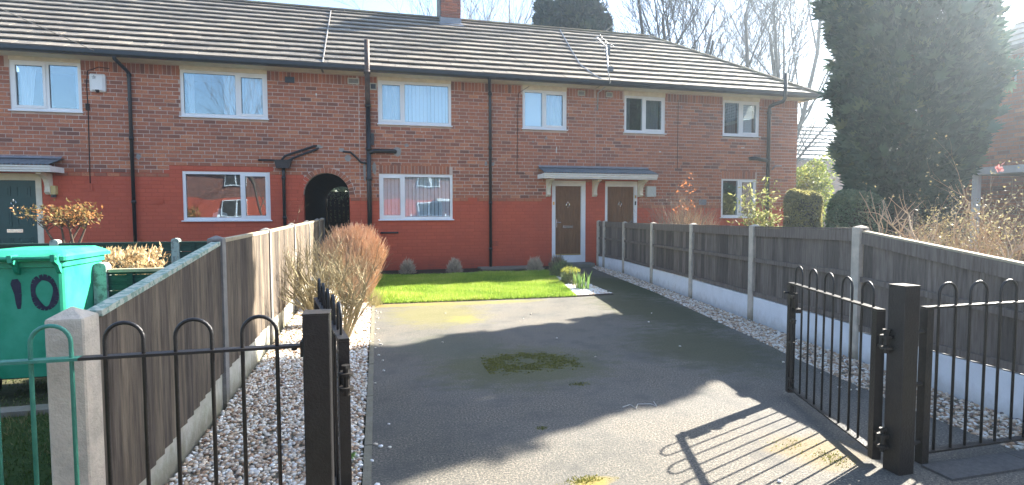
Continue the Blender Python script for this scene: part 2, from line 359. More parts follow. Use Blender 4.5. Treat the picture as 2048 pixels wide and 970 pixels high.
# base shapes (tris)
BLADE = ([(-.5, 0, 0), (.5, 0, 0), (0, .25, 1)], [(0, 1, 2)])
LEAF = ([(0, 0, 0), (.5, 0, .5), (0, .12, 1), (-.5, 0, .5)], [(0, 1, 2), (0, 2, 3)])
sv = []; sf = []
for k in range(5):                                           # a flat fan of scale-leaf fingers
    a = (k-2)*.42; L = 1-.12*abs(k-2); i = len(sv)
    c_, s_ = math.sin(a), math.cos(a)
    sv += [(-.07*s_, .02*k, .07*c_), (.07*s_, -.02*k, -.0), (c_*L*.6+.10*s_, .06, s_*L*.6-.10*c_), (c_*L, .0, s_*L), (c_*L*.6-.10*s_, -.05, s_*L*.6+.10*c_)]
    sf += [(i, i+1, i+2), (i, i+2, i+4), (i+4, i+2, i+3)]
SPRAY = (sv, sf)
def octa(n=1):
    import bmesh
    bm = bmesh.new(); bmesh.ops.create_icosphere(bm, subdivisions=n, radius=.5)
    v = [tuple(q.co) for q in bm.verts]; f = [[q.index for q in p.verts] for p in bm.faces]; bm.free(); return v, f
ICO = octa(1)
def inpoly(P, poly):
    x, y = P[:, 0], P[:, 1]; r = np.zeros(len(P), bool); n = len(poly)
    for i in range(n):
        x1, y1 = poly[i]; x2, y2 = poly[(i+1) % n]
        if y1 == y2: continue
        r ^= ((y1 > y) != (y2 > y)) & (x < (x2-x1)*(y-y1)/(y2-y1)+x1)
    return r
def fillpoly(poly, n):
    a = np.array(poly); lo, hi = a.min(0), a.max(0); out = []
    P = NR.uniform(lo, hi, (int(n), 2)); return P[inpoly(P, poly)]
def sheet(poly, z0, z1=None):
    m = MB(); n = len(poly)
    if z1 is None: m.add([(x, y, z0) for x, y in poly], [list(range(n))])
    else: m.extrude([(x, y) for x, y in poly], z0, z1, 'z')
    return m

exec_order = []
# ================================================================== GROUND
def frameplane(x0, x1, y0, y1, hx0, hx1, hy0, hy1, z):
    m = MB()
    m.box(x0, x1, y0, y1, z-.02, z); return m
g = MB(); g.add([(-300, -300, -.06), (300, -300, -.06), (300, 300, -.06), (-300, 300, -.06)], [(0, 1, 2, 3)])
struct('ground', g, 'mossy_ground')
DR = [(-.045, -1.2), (3.95, -1.2), (3.62, 2.1), (3.68, 3.0), (3.92, 4.4), (4.06, 5.0), (4.36, 6.5), (4.80, 8.6), (5.30, 12.2), (5.52, D-.002), (4.45, D-.002), (4.38, 12.7), (4.30, 11.9), (3.98, 8.62), (.0, 8.66)]
struct('driveway', sheet(DR, -.05, .0), 'driveway_asphalt')
struct('pavement', MB().box(-30, 30, -3.6, -1.2, -.05, -.008), 'road_asphalt')
struct('road', MB().box(-60, 60, -9.6, -3.75, -.10, -.055), 'road_asphalt')
struct('kerb', MB().box(-60, 60, -3.75, -3.6, -.10, .0), 'grey_concrete')
# strip of paving under the right railing and the threshold line
thr = MB()
for k in range(7): thr.box(2.90+k*.62, 2.90+k*.62+.612, 2.13, 2.30, -.03, .012, tone=R.random())
solo('concrete_edging', thr, 'road_asphalt', 'dark low edging strip on the ground beneath the right hand railing', 'edging')
ed = MB()
y = .6
while y < 8.4:
    x = -.07 + .009*y
    ed.bar((x, y, -.03), (x+.008, y+.905, -.03), .045, .075); y += .915
solo('path_edging', ed, 'grey_concrete', 'thin grey concrete edging between the gravel strip and the driveway', 'edging')
GL = [(-1.04, 2.0), (-.085, 2.0), (-.03, 8.5), (.02, 9.3), (.05, 12.3), (.0, D), (-1.04, D)]
struct('gravel_base', sheet(GL, -.05, -.012), 'grey_concrete')
GR = [(3.62, 2.1), (4.12, 2.1), (4.42, 4.2), (4.75, 6.2), (5.05, 8.1), (5.34, 9.9), (5.63, 11.75), (5.70, D), (5.52, D), (5.30, 12.2), (4.80, 8.6), (4.36, 6.5), (4.06, 5.0), (3.92, 4.4), (3.68, 3.0)]
struct('gravel_base', sheet(GR, -.05, -.013), 'grey_concrete')
LW = [(.03, 8.67), (3.22, 8.56), (3.55, 10.2), (3.95, 12.0), (4.1, 12.32), (3.2, 12.35), (2.5, 12.45), (1.5, 12.2), (.1, 12.35), (.06, 10)]
struct('lawn', sheet(LW, -.05, .012), 'turf')
GB = [(3.24, 8.58), (3.97, 8.64), (4.29, 11.9), (4.37, 12.6), (4.1, 12.6), (4.10, 12.32), (3.96, 12.0), (3.56, 10.2)]
struct('gravel_base', sheet(GB, -.05, -.006), 'soil')
SB = [(.05, 12.36), (1.5, 12.21), (2.5, 12.46), (3.2, 12.36), (4.09, 12.33), (4.09, 12.61), (4.36, 12.62), (4.44, D), (.01, D)]
struct('flower_bed', sheet(SB, -.05, .02), 'soil')
bt_ = MB(); bt_.bar((.02, 8.66, -.012), (3.25, 8.545, -.012), .018, .05); bt_.bar((3.25, 8.545, .0), (3.98, 8.615, .0), .022, .05)
solo('timber_edging', bt_, 'dark_board', 'dark thin timber edging along the front of the lawn', 'edging')
pth = MB(); pth.box(2.55, 4.1, 12.92, D-.001, -.02, .055)
solo('concrete_step', pth, 'grey_concrete', 'low grey concrete plinth along the wall left of the brown front door', 'step')
st = MB(); st.box(4.42, 5.55, 13.12, D-.001, -.02, .105)
solo('door_step', st, 'grey_concrete', 'concrete doorstep below the nearer brown front door', 'step')

# gravel
def gravel(poly, dens, smin, smax, zb, bright=0., name='gravel'):
    a = np.array(poly); A = 0
    lo, hi = a.min(0), a.max(0); P = fillpoly(poly, (hi-lo).prod()*dens)
    d = np.linalg.norm(P-np.array([0, 0]), axis=1)
    n = len(P); S = NR.uniform(smin, smax, n)*(1+np.clip((d-5)/12, 0, .6)); S3 = np.stack([S*NR.uniform(.8, 1.3, n), S*NR.uniform(.7, 1.1, n), S*NR.uniform(.45, .75, n)], 1)
    Z = NR.uniform(zb, zb+.014, n)
    bv = np.array(ICO[0]); bv = bv*(1+NR.uniform(-.13, .13, (len(bv), 1)))
    V, Fc = scatter(bv, ICO[1], rotm(n, .5), np.column_stack([P, Z]), S3)
    tn = np.repeat(np.clip(NR.beta(1.5, 1.25, n)+bright, 0, 1), len(bv))
    link(name, npmesh(name, V, Fc, ['gravel_stone'], tn, True), None, kind='stuff', label='white, buff and brown pebble gravel laid as a strip', category='gravel')
gravel([(-1.04, 2.0), (-.085, 2.0), (-.055, 5.2), (-1.04, 5.2)], 3300, .020, .034, -.012)
o1 = [o for o in COL.objects if o.name.startswith('gravel') and o.get('kind') == 'stuff'][-1]; o1['label'] = 'loose white and brown pebble gravel in the near part of the strip by the left fence'
gravel([(-1.04, 5.2), (-.06, 5.2), (-.03, 8.5), (.02, 9.3), (.05, 12.3), (-1.04, 12.3)], 2000, .024, .040, -.010, .06)
o1 = [o for o in COL.objects if o.name.startswith('gravel') and o.get('kind') == 'stuff'][-1]; o1['label'] = 'sunlit cream pebble gravel around the brown shrubs by the left fence'
gravel(GR, 2300, .020, .036, -.012, -.12)
o1 = [o for o in COL.objects if o.name.startswith('gravel') and o.get('kind') == 'stuff'][-1]; o1['label'] = 'narrow pebble gravel strip at the foot of the white boards of the right fence'
gravel(GB, 1700, .028, .05, -.004, .22)
o1 = [o for o in COL.objects if o.name.startswith('gravel') and o.get('kind') == 'stuff'][-1]; o1['label'] = 'white stone chippings round the low heathers beside the lawn'
# stray stones
P = []
for x0, x1, y0, y1, k in ((-.04, .10, 2.2, 8.4, 26), (3.5, 3.9, 2.4, 4.4, 12), (0, 4, 1.5, 8, 12), (1.8, 2.8, 2.0, 2.4, 10)):
    P += [(NR.uniform(x0, x1), NR.uniform(y0, y1), .006) for _ in range(k)]
for x0, x1, y0, y1, k in ((1.5, 2.35, 12.2, 12.45, 130), (2.9, 3.15, 12.33, 12.43, 18), (3.3, 4.1, 12.3, 12.42, 70)):
    P += [(NR.uniform(x0, x1), NR.uniform(y0, y1), .028) for _ in range(k)]
P = np.array(P); n = len(P); S = NR.uniform(.018, .032, n)[:, None]*np.array([[1.1, .9, .5]])
V, Fc = scatter(ICO[0], ICO[1], rotm(n, .3), P, S)
link('stray_stones', npmesh('stray_stones', V, Fc, ['gravel_stone'], np.repeat(NR.uniform(.6, 1, n), len(ICO[0])), True), None, kind='stuff', label='stray white pebbles scattered over the asphalt and the edge of the lawn', category='pebbles')
tw = MB(); pts = [(1.72+.05*k+.03*math.sin(k*1.9), 3.55+.05*math.sin(k*2.3), .006) for k in range(7)]
tw.tube(pts, .003, 4); solo('twine', tw, 'twine', 'small tangled piece of pale twine lying on the shaded driveway', 'string')
# small twigs lying about
# moss tufts
Pm = fillpoly([(.97, 5.25), (1.9, 5.25), (1.9, 4.4), (.97, 4.4)], 22000); gq = (Pm-np.array([1.38, 4.92]))/np.array([.42, .26]); rq = np.hypot(gq[:, 0], gq[:, 1]+.35*gq[:, 0]**2); Pm = Pm[(np.abs(rq-.75)+.33*np.sin(Pm[:, 0]*31+2*np.sin(Pm[:, 1]*23))*np.sin(Pm[:, 1]*37)+NR.normal(0, .16, len(Pm))) < .33]
Pm2 = np.vstack([Pm, NR.normal((1.06, 2.62), (.05, .02), (300, 2)), NR.normal((2.52, 2.5), (.05, .05), (260, 2)), NR.normal((2.4, 2.72), (.07, .05), (90, 2)), NR.normal((1.62, 4.14), (.045, .02), (160, 2)), NR.normal((1.05, 3.34), (.015, .015), (70, 2))])
n = len(Pm2); V, Fc = scatter(BLADE[0], BLADE[1], rotm(n, .9), np.column_stack([Pm2, np.zeros(n)]), np.stack([NR.uniform(.004, .009, n)]*2+[NR.uniform(.004, .012, n)], 1))
link('moss', npmesh('moss', V, Fc, ['moss'], np.repeat(NR.uniform(.25, 1, n), 3)), None, kind='stuff', label='patches of low green and ochre moss growing on the driveway asphalt', category='moss')

# grass
def grass(poly, dens, h, name, matn, label, zb=.01):
    a = np.array(poly); P = fillpoly(poly, (a.max(0)-a.min(0)).prod()*dens); n = len(P)
    cl = .5+.5*np.sin(P[:, 0]*5.1+2*np.sin(P[:, 1]*3.3))*np.sin(P[:, 1]*4.7+1.5*np.sin(P[:, 0]*2.9))
    S = np.stack([NR.uniform(.006, .011, n), NR.uniform(.5, 1.5, n)*.05, NR.uniform(.5, 1.1, n)*h*(.7+.6*cl)], 1)
    V, Fc = scatter(BLADE[0], BLADE[1], rotm(n, .65), np.column_stack([P, np.full(n, zb)]), S)
    dr = np.sin(P[:, 0]*1.9+1.3*np.sin(P[:, 1]*1.4))*np.sin(P[:, 1]*2.2+P[:, 0]); S[:, 2] *= np.where(NR.uniform(0, 1, n) < .04, 1.7, 1); tn = np.repeat(np.clip(NR.normal(.5, .22, n)+.3*(cl-.5)+.22*dr, 0, 1), 3)
    link(name, npmesh(name, V, Fc, [matn], tn), None, kind='stuff', label=label, category='grass')
LWR = [(-.0, 8.62), (3.28, 8.52), (3.6, 10.2), (4.0, 12.0), (4.14, 12.4), (3.2, 12.43), (2.5, 12.5), (1.5, 12.28), (.06, 12.42), (.02, 10)]
grass(LWR, 8500, .062, 'grass', 'grass_blade', 'bright green lawn grass in front of the red wall', .01)
NG = [(-6, 1.2), (-1.2, 1.2), (-1.2, 4.45), (-6, 4.45)]
struct('neighbour_lawn', sheet(NG, -.05, .0), 'turf')
grass(NG, 2600, .035, 'grass', 'rough_grass', 'short rough grass of the garden left of the concrete post', 0)
pk = MB(); pk.box(-6, -1.2, 4.47, 4.60, -.05, .03); solo('garden_kerb', pk, 'grey_concrete', 'low concrete kerb behind the grass left of the concrete post', 'kerb')
mound = [(.10+.32*math.cos(k*.7), 9.05+.2*math.sin(k*.7)) for k in range(9)]
grass(mound, 5000, .13, 'grass', 'grass_blade', 'tuft of longer grass at the left front corner of the lawn', .01)
grass([(-6, 4.62), (-1.2, 4.62), (-1.2, 8), (-6, 8)], 900, .03, 'grass', 'rough_grass', 'mossy worn grass around the green bin', -.05)

# ================================================================== BRICKWORK
CR, BL = .0842, .236
def layout(x0, x1, z0, z1, blocked, offs=0):
    """bricks as (x0,x1,z0,z1,full) in running bond; blocked(zc) gives spans without bricks"""
    out = []
    r = int(round(z0/CR)); zt = z0
    while zt+CR*.6 < z1:
        sh = (r % 2)*BL/2+(BL/4 if r % 7 == 3 else 0)+offs
        spans = [(x0, x1)]
        for a, b in blocked(zt+CR/2):
            ns = []
            for p, q in spans:
                if b <= p or a >= q: ns.append((p, q)); continue
                if a > p: ns.append((p, a))
                if b < q: ns.append((b, q))
            spans = ns
        for p, q in spans:
            k = math.floor((p-sh)/BL)
            while k*BL+sh < q:
                a = max(p, k*BL+sh); b = min(q, (k+1)*BL+sh); k += 1
                if b-a > .035: out.append((a+.0065, b-.0065, zt+.0065, min(zt+CR, z1)-.0065, b-a > BL-.002))
        zt += CR; r += 1
    return out
def brickbox(m, a, b, z0, z1, y, pr, mi, tone):
    e = .003
    m.add([(a, y, z0), (b, y, z0), (b, y, z1), (a, y, z1), (a+e, y-pr, z0+e), (b-e, y-pr, z0+e), (b-e, y-pr, z1-e), (a+e, y-pr, z1-e)],
          [(4, 5, 6, 7), (0, 1, 5, 4), (1, 2, 6, 5), (2, 3, 7, 6), (3, 0, 4, 7)], mi, tone)
BV = {}
for pt in (0, 1):
    for k in range(8):
        q = MB(); tn = (k+.5)/8; brickbox(q, 0, BL-.013, 0, CR-.013, 0, (.007 if not pt else .0022)*(.8+.05*k), 0, tn)
        BV[pt, k] = q.mesh('brick', ['painted_brick' if pt else 'raw_brick'])
AX, AZ, AR = -1.0, 1.83, .507         # passage arch
def paint_top(x):
    if x < -4.25: return 2.28
    if x < -2.15: return 2.46
    if x < AX: return 2.29
    if x < 4.35: return 1.77
    if x < 5.55: return 2.25
    if x < 6.98: return 2.28
    return 1.60
def ispaint(x, z): return z < paint_top(x)-.02
UP = dict(A=(-7.08, -5.83), B=(-3.98, -2.23), C=(.19, 1.92), Dw=(3.73, 4.90), E=(6.52, 7.71), F=(9.50, 10.67))
LO = dict(b=(-4.0, -2.22), c=(.19, 1.94), f=(9.49, 10.63))
DOORS = [(-7.62, -6.614), (4.51, 5.43), (5.986, 6.912)]
TOPZ = 4.62
OPEN = [(a, b, 3.50, TOPZ) for a, b in UP.values()]+[(a, b, 1.235, 2.33) for a, b in LO.values()]+[(a, b, .1, 2.23) for a, b in DOORS]
SOLD = [(-9.6, -7.08), (-5.83, -3.98), (-2.23, .19), (1.92, 3.73), (4.90, 6.52), (7.71, 9.5), (10.67, 11.97)]
def blocked_factory(soldier):
    def blocked(z):
        out = [(a, b) for a, b, c, d in OPEN if c-.03 < z < d+.02]
        if z > TOPZ-.02-.24: out.append((-20, 20))
        if 2.33 < z < 2.33+.235: out += [(.19, 1.94), (9.49, 10.63)]
        r = AR+.118
        if z < AZ: out.append((AX-AR, AX+AR))
        elif z < AZ+r: out.append((AX-math.sqrt(r*r-(z-AZ)**2), AX+math.sqrt(r*r-(z-AZ)**2)))
        return out
    return blocked
HOUSES = []
def mortar_wall(root, x0, x1):
    xs = sorted({x0, x1, *[v for a, b, c, d in OPEN for v in (a, b) if x0 < v < x1], *[v for v in (-4.25, -2.15, AX-AR, AX, AX+AR, 4.35, 5.55, 6.98) if x0 < v < x1]})
    m = MB()
    for a, b in zip(xs, xs[1:]):
        xc = (a+b)/2; pt = paint_top(xc)
        zs = sorted({-.05, 4.63, min(pt, 4.6), *[v for p, q, c, d in OPEN if p < xc < q for v in (c, min(d, 4.63))]})
        inarch = AX-AR < xc < AX+AR
        for z0, z1 in zip(zs, zs[1:]):
            zc = (z0+z1)/2
            if any(p < xc < q and c < zc < d for p, q, c, d in OPEN): continue
            if inarch: continue
            m.box(a, b, D, D+.23, z0, z1, 1 if zc < pt else 0)
    if x0 < AX < x1:                              # wall above the arch
        n = 14; rr = AR
        for i in range(n):
            a0 = math.pi*i/n; a1 = math.pi*(i+1)/n
            p0 = (AX+rr*math.cos(a0), AZ+rr*math.sin(a0)); p1 = (AX+rr*math.cos(a1), AZ+rr*math.sin(a1))
            v = [(p0[0], D, p0[1]), (p0[0], D, 4.63), (p1[0], D, 4.63), (p1[0], D, p1[1])]
            v += [(x, D+.23, z) for x, _, z in v]
            m.add(v, [(0, 1, 2, 3), (4, 7, 6, 5), (0, 3, 7, 4)], 0)
    part('wall', m, ['mortar', 'painted_mortar'], root)
def vis(xc, zc): return math.hypot(xc, D)+abs(zc-1.4)*.3
def brickwork(root, x0, x1):
    L = layout(x0, x1, 0, TOPZ, blocked_factory(0))
    full = sorted([q for q in L if q[4]], key=lambda q: (abs(q[0]-x0 if x0 > 0 else q[1]-x1) if False else vis((q[0]+q[1])/2, q[2])))
    pick = set(id(q) for q in full[:300 if x0 > -1 else 280])
    m = MB()
    for q in L:
        a, b, z0, z1, fl = q; pt = ispaint((a+b)/2, z1)
        tn = min(.999, max(0, R.gauss(.5, .24)))
        if z0 < .5 and not pt: tn *= .6
        if id(q) in pick:
            link('brick', BV[int(pt), int(tn*8)], root, (a, D, z0))
        else: brickbox(m, a, b, z0, z1, D, (.0022 if pt else .007)*R.uniform(.7, 1.25), int(pt), tn)
    for p, q in SOLD:                             # soldier course under the eaves
        x = max(p, x0)+.004
        while x+.075 < min(q, x1): brickbox(m, x, x+.074, TOPZ-.235, TOPZ-.03, D, .007, 0, min(1, max(0, R.gauss(.35, .2)))); x += .0842
    for p, q in ((.19, 1.94), (9.49, 10.63)):     # soldiers above the ground floor windows
        if p > x0 and q < x1:
            x = p+.004
            while x+.075 < q: brickbox(m, x, x+.074, 2.345, 2.56, D, .007, 0, min(1, max(0, R.gauss(.4, .2)))); x += .0842
    part('brickwork', m, ['raw_brick', 'painted_brick'], root, kind='stuff')
    if x0 < AX < x1:
        n = 21
        for i in range(n):
            a0 = math.pi*(i+.06)/n; a1 = math.pi*(i+.94)/n; q = MB(); r0, r1 = AR, AR+.112
            v = [(AX+r*math.cos(a), y, AZ+r*math.sin(a)) for y in (D-.008, D+.1) for r, a in ((r0, a0), (r1, a0), (r1, a1), (r0, a1))]
            q.add(v, [(0, 1, 2, 3), (4, 7, 6, 5), (0, 4, 5, 1), (1, 5, 6, 2), (2, 6, 7, 3), (3, 7, 4, 0)], 0, min(1, max(.05, R.gauss(.45, .2))))
            part('brick', q, 'painted_brick' if i > n*.74 else 'raw_brick', root)
def vblind(parent, x0, x1, z0, z1, y, step=.09):
    m = MB(); x = x0
    while x < x1:
        a = R.uniform(.25, .5); dx = .5*step*math.cos(a)*1.02; dy = .5*step*math.sin(a); xc = x+step/2
        m.add([(xc-dx, y-dy, z0), (xc+dx, y+dy, z0), (xc+dx, y+dy, z1), (xc-dx, y-dy, z1)], [(0, 1, 2, 3)]); x += step
    return part('blind', m, 'blind', parent)
def curtain(parent, x0, x1, z0, z1, y, matn='net_curtain', gather=0):
    m = MB(); n = 26; top = []; bot = []
    for i in range(n+1):
        u = i/n; yy = y+.022*math.sin(u*n*1.05)+.01*math.sin(u*37)
        xt = x0+(x1-x0)*u; xb = x0+(x1-x0)*u*(1-gather) if gather > 0 else x1-(x1-x0)*(1-u)*(1+gather)
        top.append((xt, yy, z1)); bot.append((xb, yy, z0))
    m.add(bot+top, [(i, i+1, n+2+i, n+1+i) for i in range(n)]); return part('curtain', m, matn, parent, True)
def window(root, x0, x1, z0, z1, mu, opener, head, fill):
    """a white two-light window; mu = mullion span; opener 'l' or 'r'"""
    wn = MB(); ft = .062; y0, y1 = D+.012, D+.082
    wn.box(x0, x0+ft, y0, y1, z0, z1); wn.box(x1-ft, x1, y0, y1, z0, z1)
    wn.box(x0+ft, x1-ft, y0, y1, z0, z0+ft); wn.box(x0+ft, x1-ft, y0, y1, z1-ft, z1); wn.box(mu[0], mu[1], y0, y1, z0+ft, z1-ft)
    win = part('window', wn, 'white_plastic', root)
    sl_ = MB().extrude([(D-.055, z0-.028), (D+.011, z0-.028), (D+.011, z0-.001), (D-.045, z0-.006), (D-.055, z0-.012)], x0-.03, x1+.03)
    part('sill', sl_, 'white_plastic', win)
    spans = [(x0+ft, mu[0]), (mu[1], x1-ft)]
    for k, (a, b) in enumerate(spans):
        za, zb = z0+ft, z1-ft
        if (opener == 'l') == (k == 0):
            s = MB(); st_ = .05; ys0, ys1 = D-.002, D+.05
            A, B, ZA, ZB = a-.014, b+.014, za-.014, zb+.014
            s.box(A, A+st_, ys0, y0-.001, ZA, ZB); s.box(B-st_, B, ys0, y0-.001, ZA, ZB); s.box(A+st_, B-st_, ys0, y0-.001, ZA, ZA+st_); s.box(A+st_, B-st_, ys0, y0-.001, ZB-st_, ZB)
            s.box(a, a+.036, y0-.0005, ys1, za, zb); s.box(b-.036, b, y0-.0005, ys1, za, zb)
            part('sash', s, 'white_plastic', win); a += .034; b -= .034; za += .034; zb -= .034
        gz = MB(); gz.box(a-.004, b+.004, D+.040, D+.046, za-.004, zb+.004); part('pane', gz, 'glass', win)
        gs = MB(); g_ = .006
        gs.box(a, a+g_, D+.030, D+.039, za, zb); gs.box(b-g_, b, D+.030, D+.039, za, zb); gs.box(a, b, D+.0305, D+.0385, za, za+g_); gs.box(a, b, D+.0305, D+.0385, zb-g_, zb)
        part('gasket', gs, 'black_plastic', win)
        for f in fill[k]:
            kk, u0, u1 = f[:3]; xa = a+(b-a)*u0; xb = a+(b-a)*u1
            if kk == 'v': vblind(win, xa, xb, za, zb, D+.095)
            elif kk == 'n': curtain(win, xa, xb, za-.05, zb+.05, D+.15, 'net_curtain', f[3] if len(f) > 3 else 0)
            elif kk == 'g': curtain(win, xa, xb, za-.05, zb+.05, D+.15, 'grey_curtain')
            elif kk == 'b':
                q = MB(); q.box(xa, xb, D+.13, D+.135, za-.05, zb+.05); part('blind', q, 'blind', win)
    if head: part('head_board', MB().box(x0-.005, x1+.005, D-.012, D+.05, z1+.002, TOPZ), 'cream_paint', win)
    return win
def panel_door(root, x0, x1, leaf, z0, z1, col, handle, knock, letter, head_mat='white_plastic', bar=True):
    fr = MB(); fy0, fy1 = D-.012, D+.09
    fr.box(x0, leaf[0], fy0, fy1, z0, z1); fr.box(leaf[1], x1, fy0, fy1, z0, z1); fr.box(leaf[0], leaf[1], fy0, fy1, leaf[3], z1); fr.box(leaf[0], leaf[1], fy0-.02, fy1, z0, leaf[2])
    dr = part('door', fr, head_mat, root)
    lf = MB(); a, b, c, d = leaf; yb = D+.035
    lf.box(a+.002, b-.002, yb, yb+.045, c+.002, d-.002)
    W = b-a; H = d-c
    cols = [(a+W*.14, a+W*.44), (a+W*.56, a+W*.86)]
    rows = [(c+H*.09, c+H*.37), (c+H*.49, c+H*.74), (c+H*.82, c+H*.935)] if True else []
    for p, q in cols:
        for r0, r1 in rows:
            e = .018                                   # raised moulding with a sunk field
            for bx in ((p, p+e, r0, r1), (q-e, q, r0, r1)): lf.box(bx[0], bx[1], yb-.010, yb+.001, bx[2], bx[3])
            for bx in ((p+e, q-e, r0, r0+e), (p+e, q-e, r1-e, r1)): lf.box(bx[0], bx[1], yb-.010, yb+.001, bx[2], bx[3])
            lf.extrude([(p+e+.02, yb-.0005), (q-e-.02, yb-.0005), (q-e-.035, yb-.008), (p+e+.035, yb-.008)], r0+e+.02, r1-e-.02, 'z')
    part('door_leaf', lf, col, dr)
    if bar: part('threshold', MB().box(a+.004, b-.004, yb-.02, yb-.001, c+.004, c+.035), 'brass', dr)
    if letter:
        q = MB(); lx, lz = letter; q.box(lx-.14, lx+.14, yb-.014, yb-.0005, lz-.035, lz+.035); q.box(lx-.11, lx+.11, yb-.02, yb-.014, lz-.018, lz+.018); part('letter_box', q, 'chrome', dr)
    if knock:
        q = MB(); kx, kz = knock; q.tube([(kx+.045*math.sin(k*math.pi/6), yb-.014, kz-.03-.045*math.cos(k*math.pi/6)) for k in range(1, 12)], .006, 6); q.box(kx-.012, kx+.012, yb-.018, yb-.0005, kz, kz+.045)
        q.tube([(kx, yb-.012, kz-.08), (kx, yb-.012, kz-.11)], .012, 8); part('door_knocker', q, 'chrome', dr)
    if handle:
        q = MB(); hx, hz, s = handle; q.box(hx-.016, hx+.016, yb-.01, yb-.0005, hz-.11, hz+.11); q.tube([(hx, yb-.01, hz+.03), (hx, yb-.05, hz+.03), (hx+s*.11, yb-.05, hz+.03)], .008, 8); part('handle', q, 'chrome', dr)
    return dr
def canopy(root, x0, x1, brackets, z=2.30):
    ff = MB(); yf = D-.5
    prof = [(yf-.055, z+.065), (yf-.055, z+.035), (yf-.035, z+.02), (yf-.03, z-.02), (yf-.012, z-.035), (yf-.008, z-.062), (yf+.03, z-.062), (yf+.03, z+.065)]
    ff.extrude(prof, x0, x1)
    for xe, s in ((x0, 1), (x1, -1)): ff.box(min(xe, xe+s*.03), max(xe, xe+s*.03), yf+.031, D-.002, z-.055, z+.055)
    ff.box(x0+.031, x1-.031, yf+.031, D-.002, z-.045, z-.03)
    cn = part('porch_canopy', ff, 'canopy_paint', root)
    sh = MB(); n = int((x1-x0)/.0125); v = []
    xa, xb = x0-.01, x1+.01
    for i in range(n+1):
        x = xa+(xb-xa)*i/n; dz = .013*math.cos(2*math.pi*(x-xa)/.075)
        v += [(x, yf-.075, z+.085+dz), (x if .12 < x-xa < xb-xa-.12 else x, D-.003, z+.245+dz)]
    m0 = len(v); v += [(x, y, zz-.008) for x, y, zz in v]
    f = [(2*i, 2*i+2, 2*i+3, 2*i+1) for i in range(n)]+[(m0+2*i, m0+2*i+1, m0+2*i+3, m0+2*i+2) for i in range(n)]+[(2*i, m0+2*i, m0+2*i+2, 2*i+2) for i in range(n)]
    sh.add(v, f); part('corrugated_sheet', sh, 'grey_sheet', cn, True)
    fl = MB(); fl.extrude([(D-.10, z+.235), (D-.001, z+.285), (D-.001, z+.295), (D-.11, z+.243)], x0+.02, x1-.02); part('flashing', fl, 'lead', cn)
    for bx in brackets:
        q = MB(); pr = [(D-.003, z-.065), (D-.42, z-.065), (D-.42, z-.10), (D-.34, z-.12), (D-.26, z-.15), (D-.19, z-.20), (D-.15, z-.26), (D-.13, z-.34), (D-.13, z-.42), (D-.15, z-.43), (D-.15, z-.455), (D-.10, z-.50), (D-.003, z-.50)]
        q.extrude(pr, bx-.045, bx+.045); part('bracket', q, 'cream_paint', cn)
    return cn
def pipe(parent, name, pts, r, mats='black_plastic', collars=(), n=10):
    m = MB(); m.tube(pts, r, n)
    for c in collars: m.tube([(pts[c[0]][0] if isinstance(c[0], int) else c[0], c[1], c[2]-.035), (pts[c[0]][0] if isinstance(c[0], int) else c[0], c[1], c[2]+.035)], r*1.28, n)
    return part(name, m, mats, parent, True)
# ------------------------------------------------------------------ roof tiles
PIT = math.atan(.7); cp_, sp_ = math.cos(PIT), math.sin(PIT)
EY, EZ = 13.085, 4.700; GA, TW = .3275, .295; NC = 13
RY = EY+NC*GA*cp_-.08*cp_; RZ = EZ+NC*GA*sp_-.08*sp_
HX = 12.263
def hipx(s): return HX-s*cp_ - .02
def tile(m, x0, x1a, x1b, s0, s1, tone, ox=0, oy=0, oz=0):
    """slab on the slope: lower edge lifted; x1a at the lower edge, x1b at the upper"""
    def P(x, s, h): return (x-ox, EY+s*cp_-h*sp_-oy, EZ+s*sp_+h*cp_-oz)
    lo_, hi_, th = .060, .006, .030
    m.add([P(x0, s0, lo_), P(x1a, s0, lo_), P(x1b, s1, hi_), P(x0, s1, hi_), P(x0, s0, lo_-th), P(x1a, s0, lo_-th), P(x1b, s1, hi_-.02), P(x0, s1, hi_-.02)],
          [(0, 1, 2, 3), (0, 4, 5, 1), (1, 5, 6, 2), (3, 7, 4, 0)], 0, tone)
TV = []
for k in range(6):
    q = MB(); e = k*.0012; tile(q, 0, TW-.005, TW-.005, 0, GA+.01, (k+.5)/6, 0, EY, EZ-e); TV.append(q.mesh('roof_tile', ['roof_tile']))
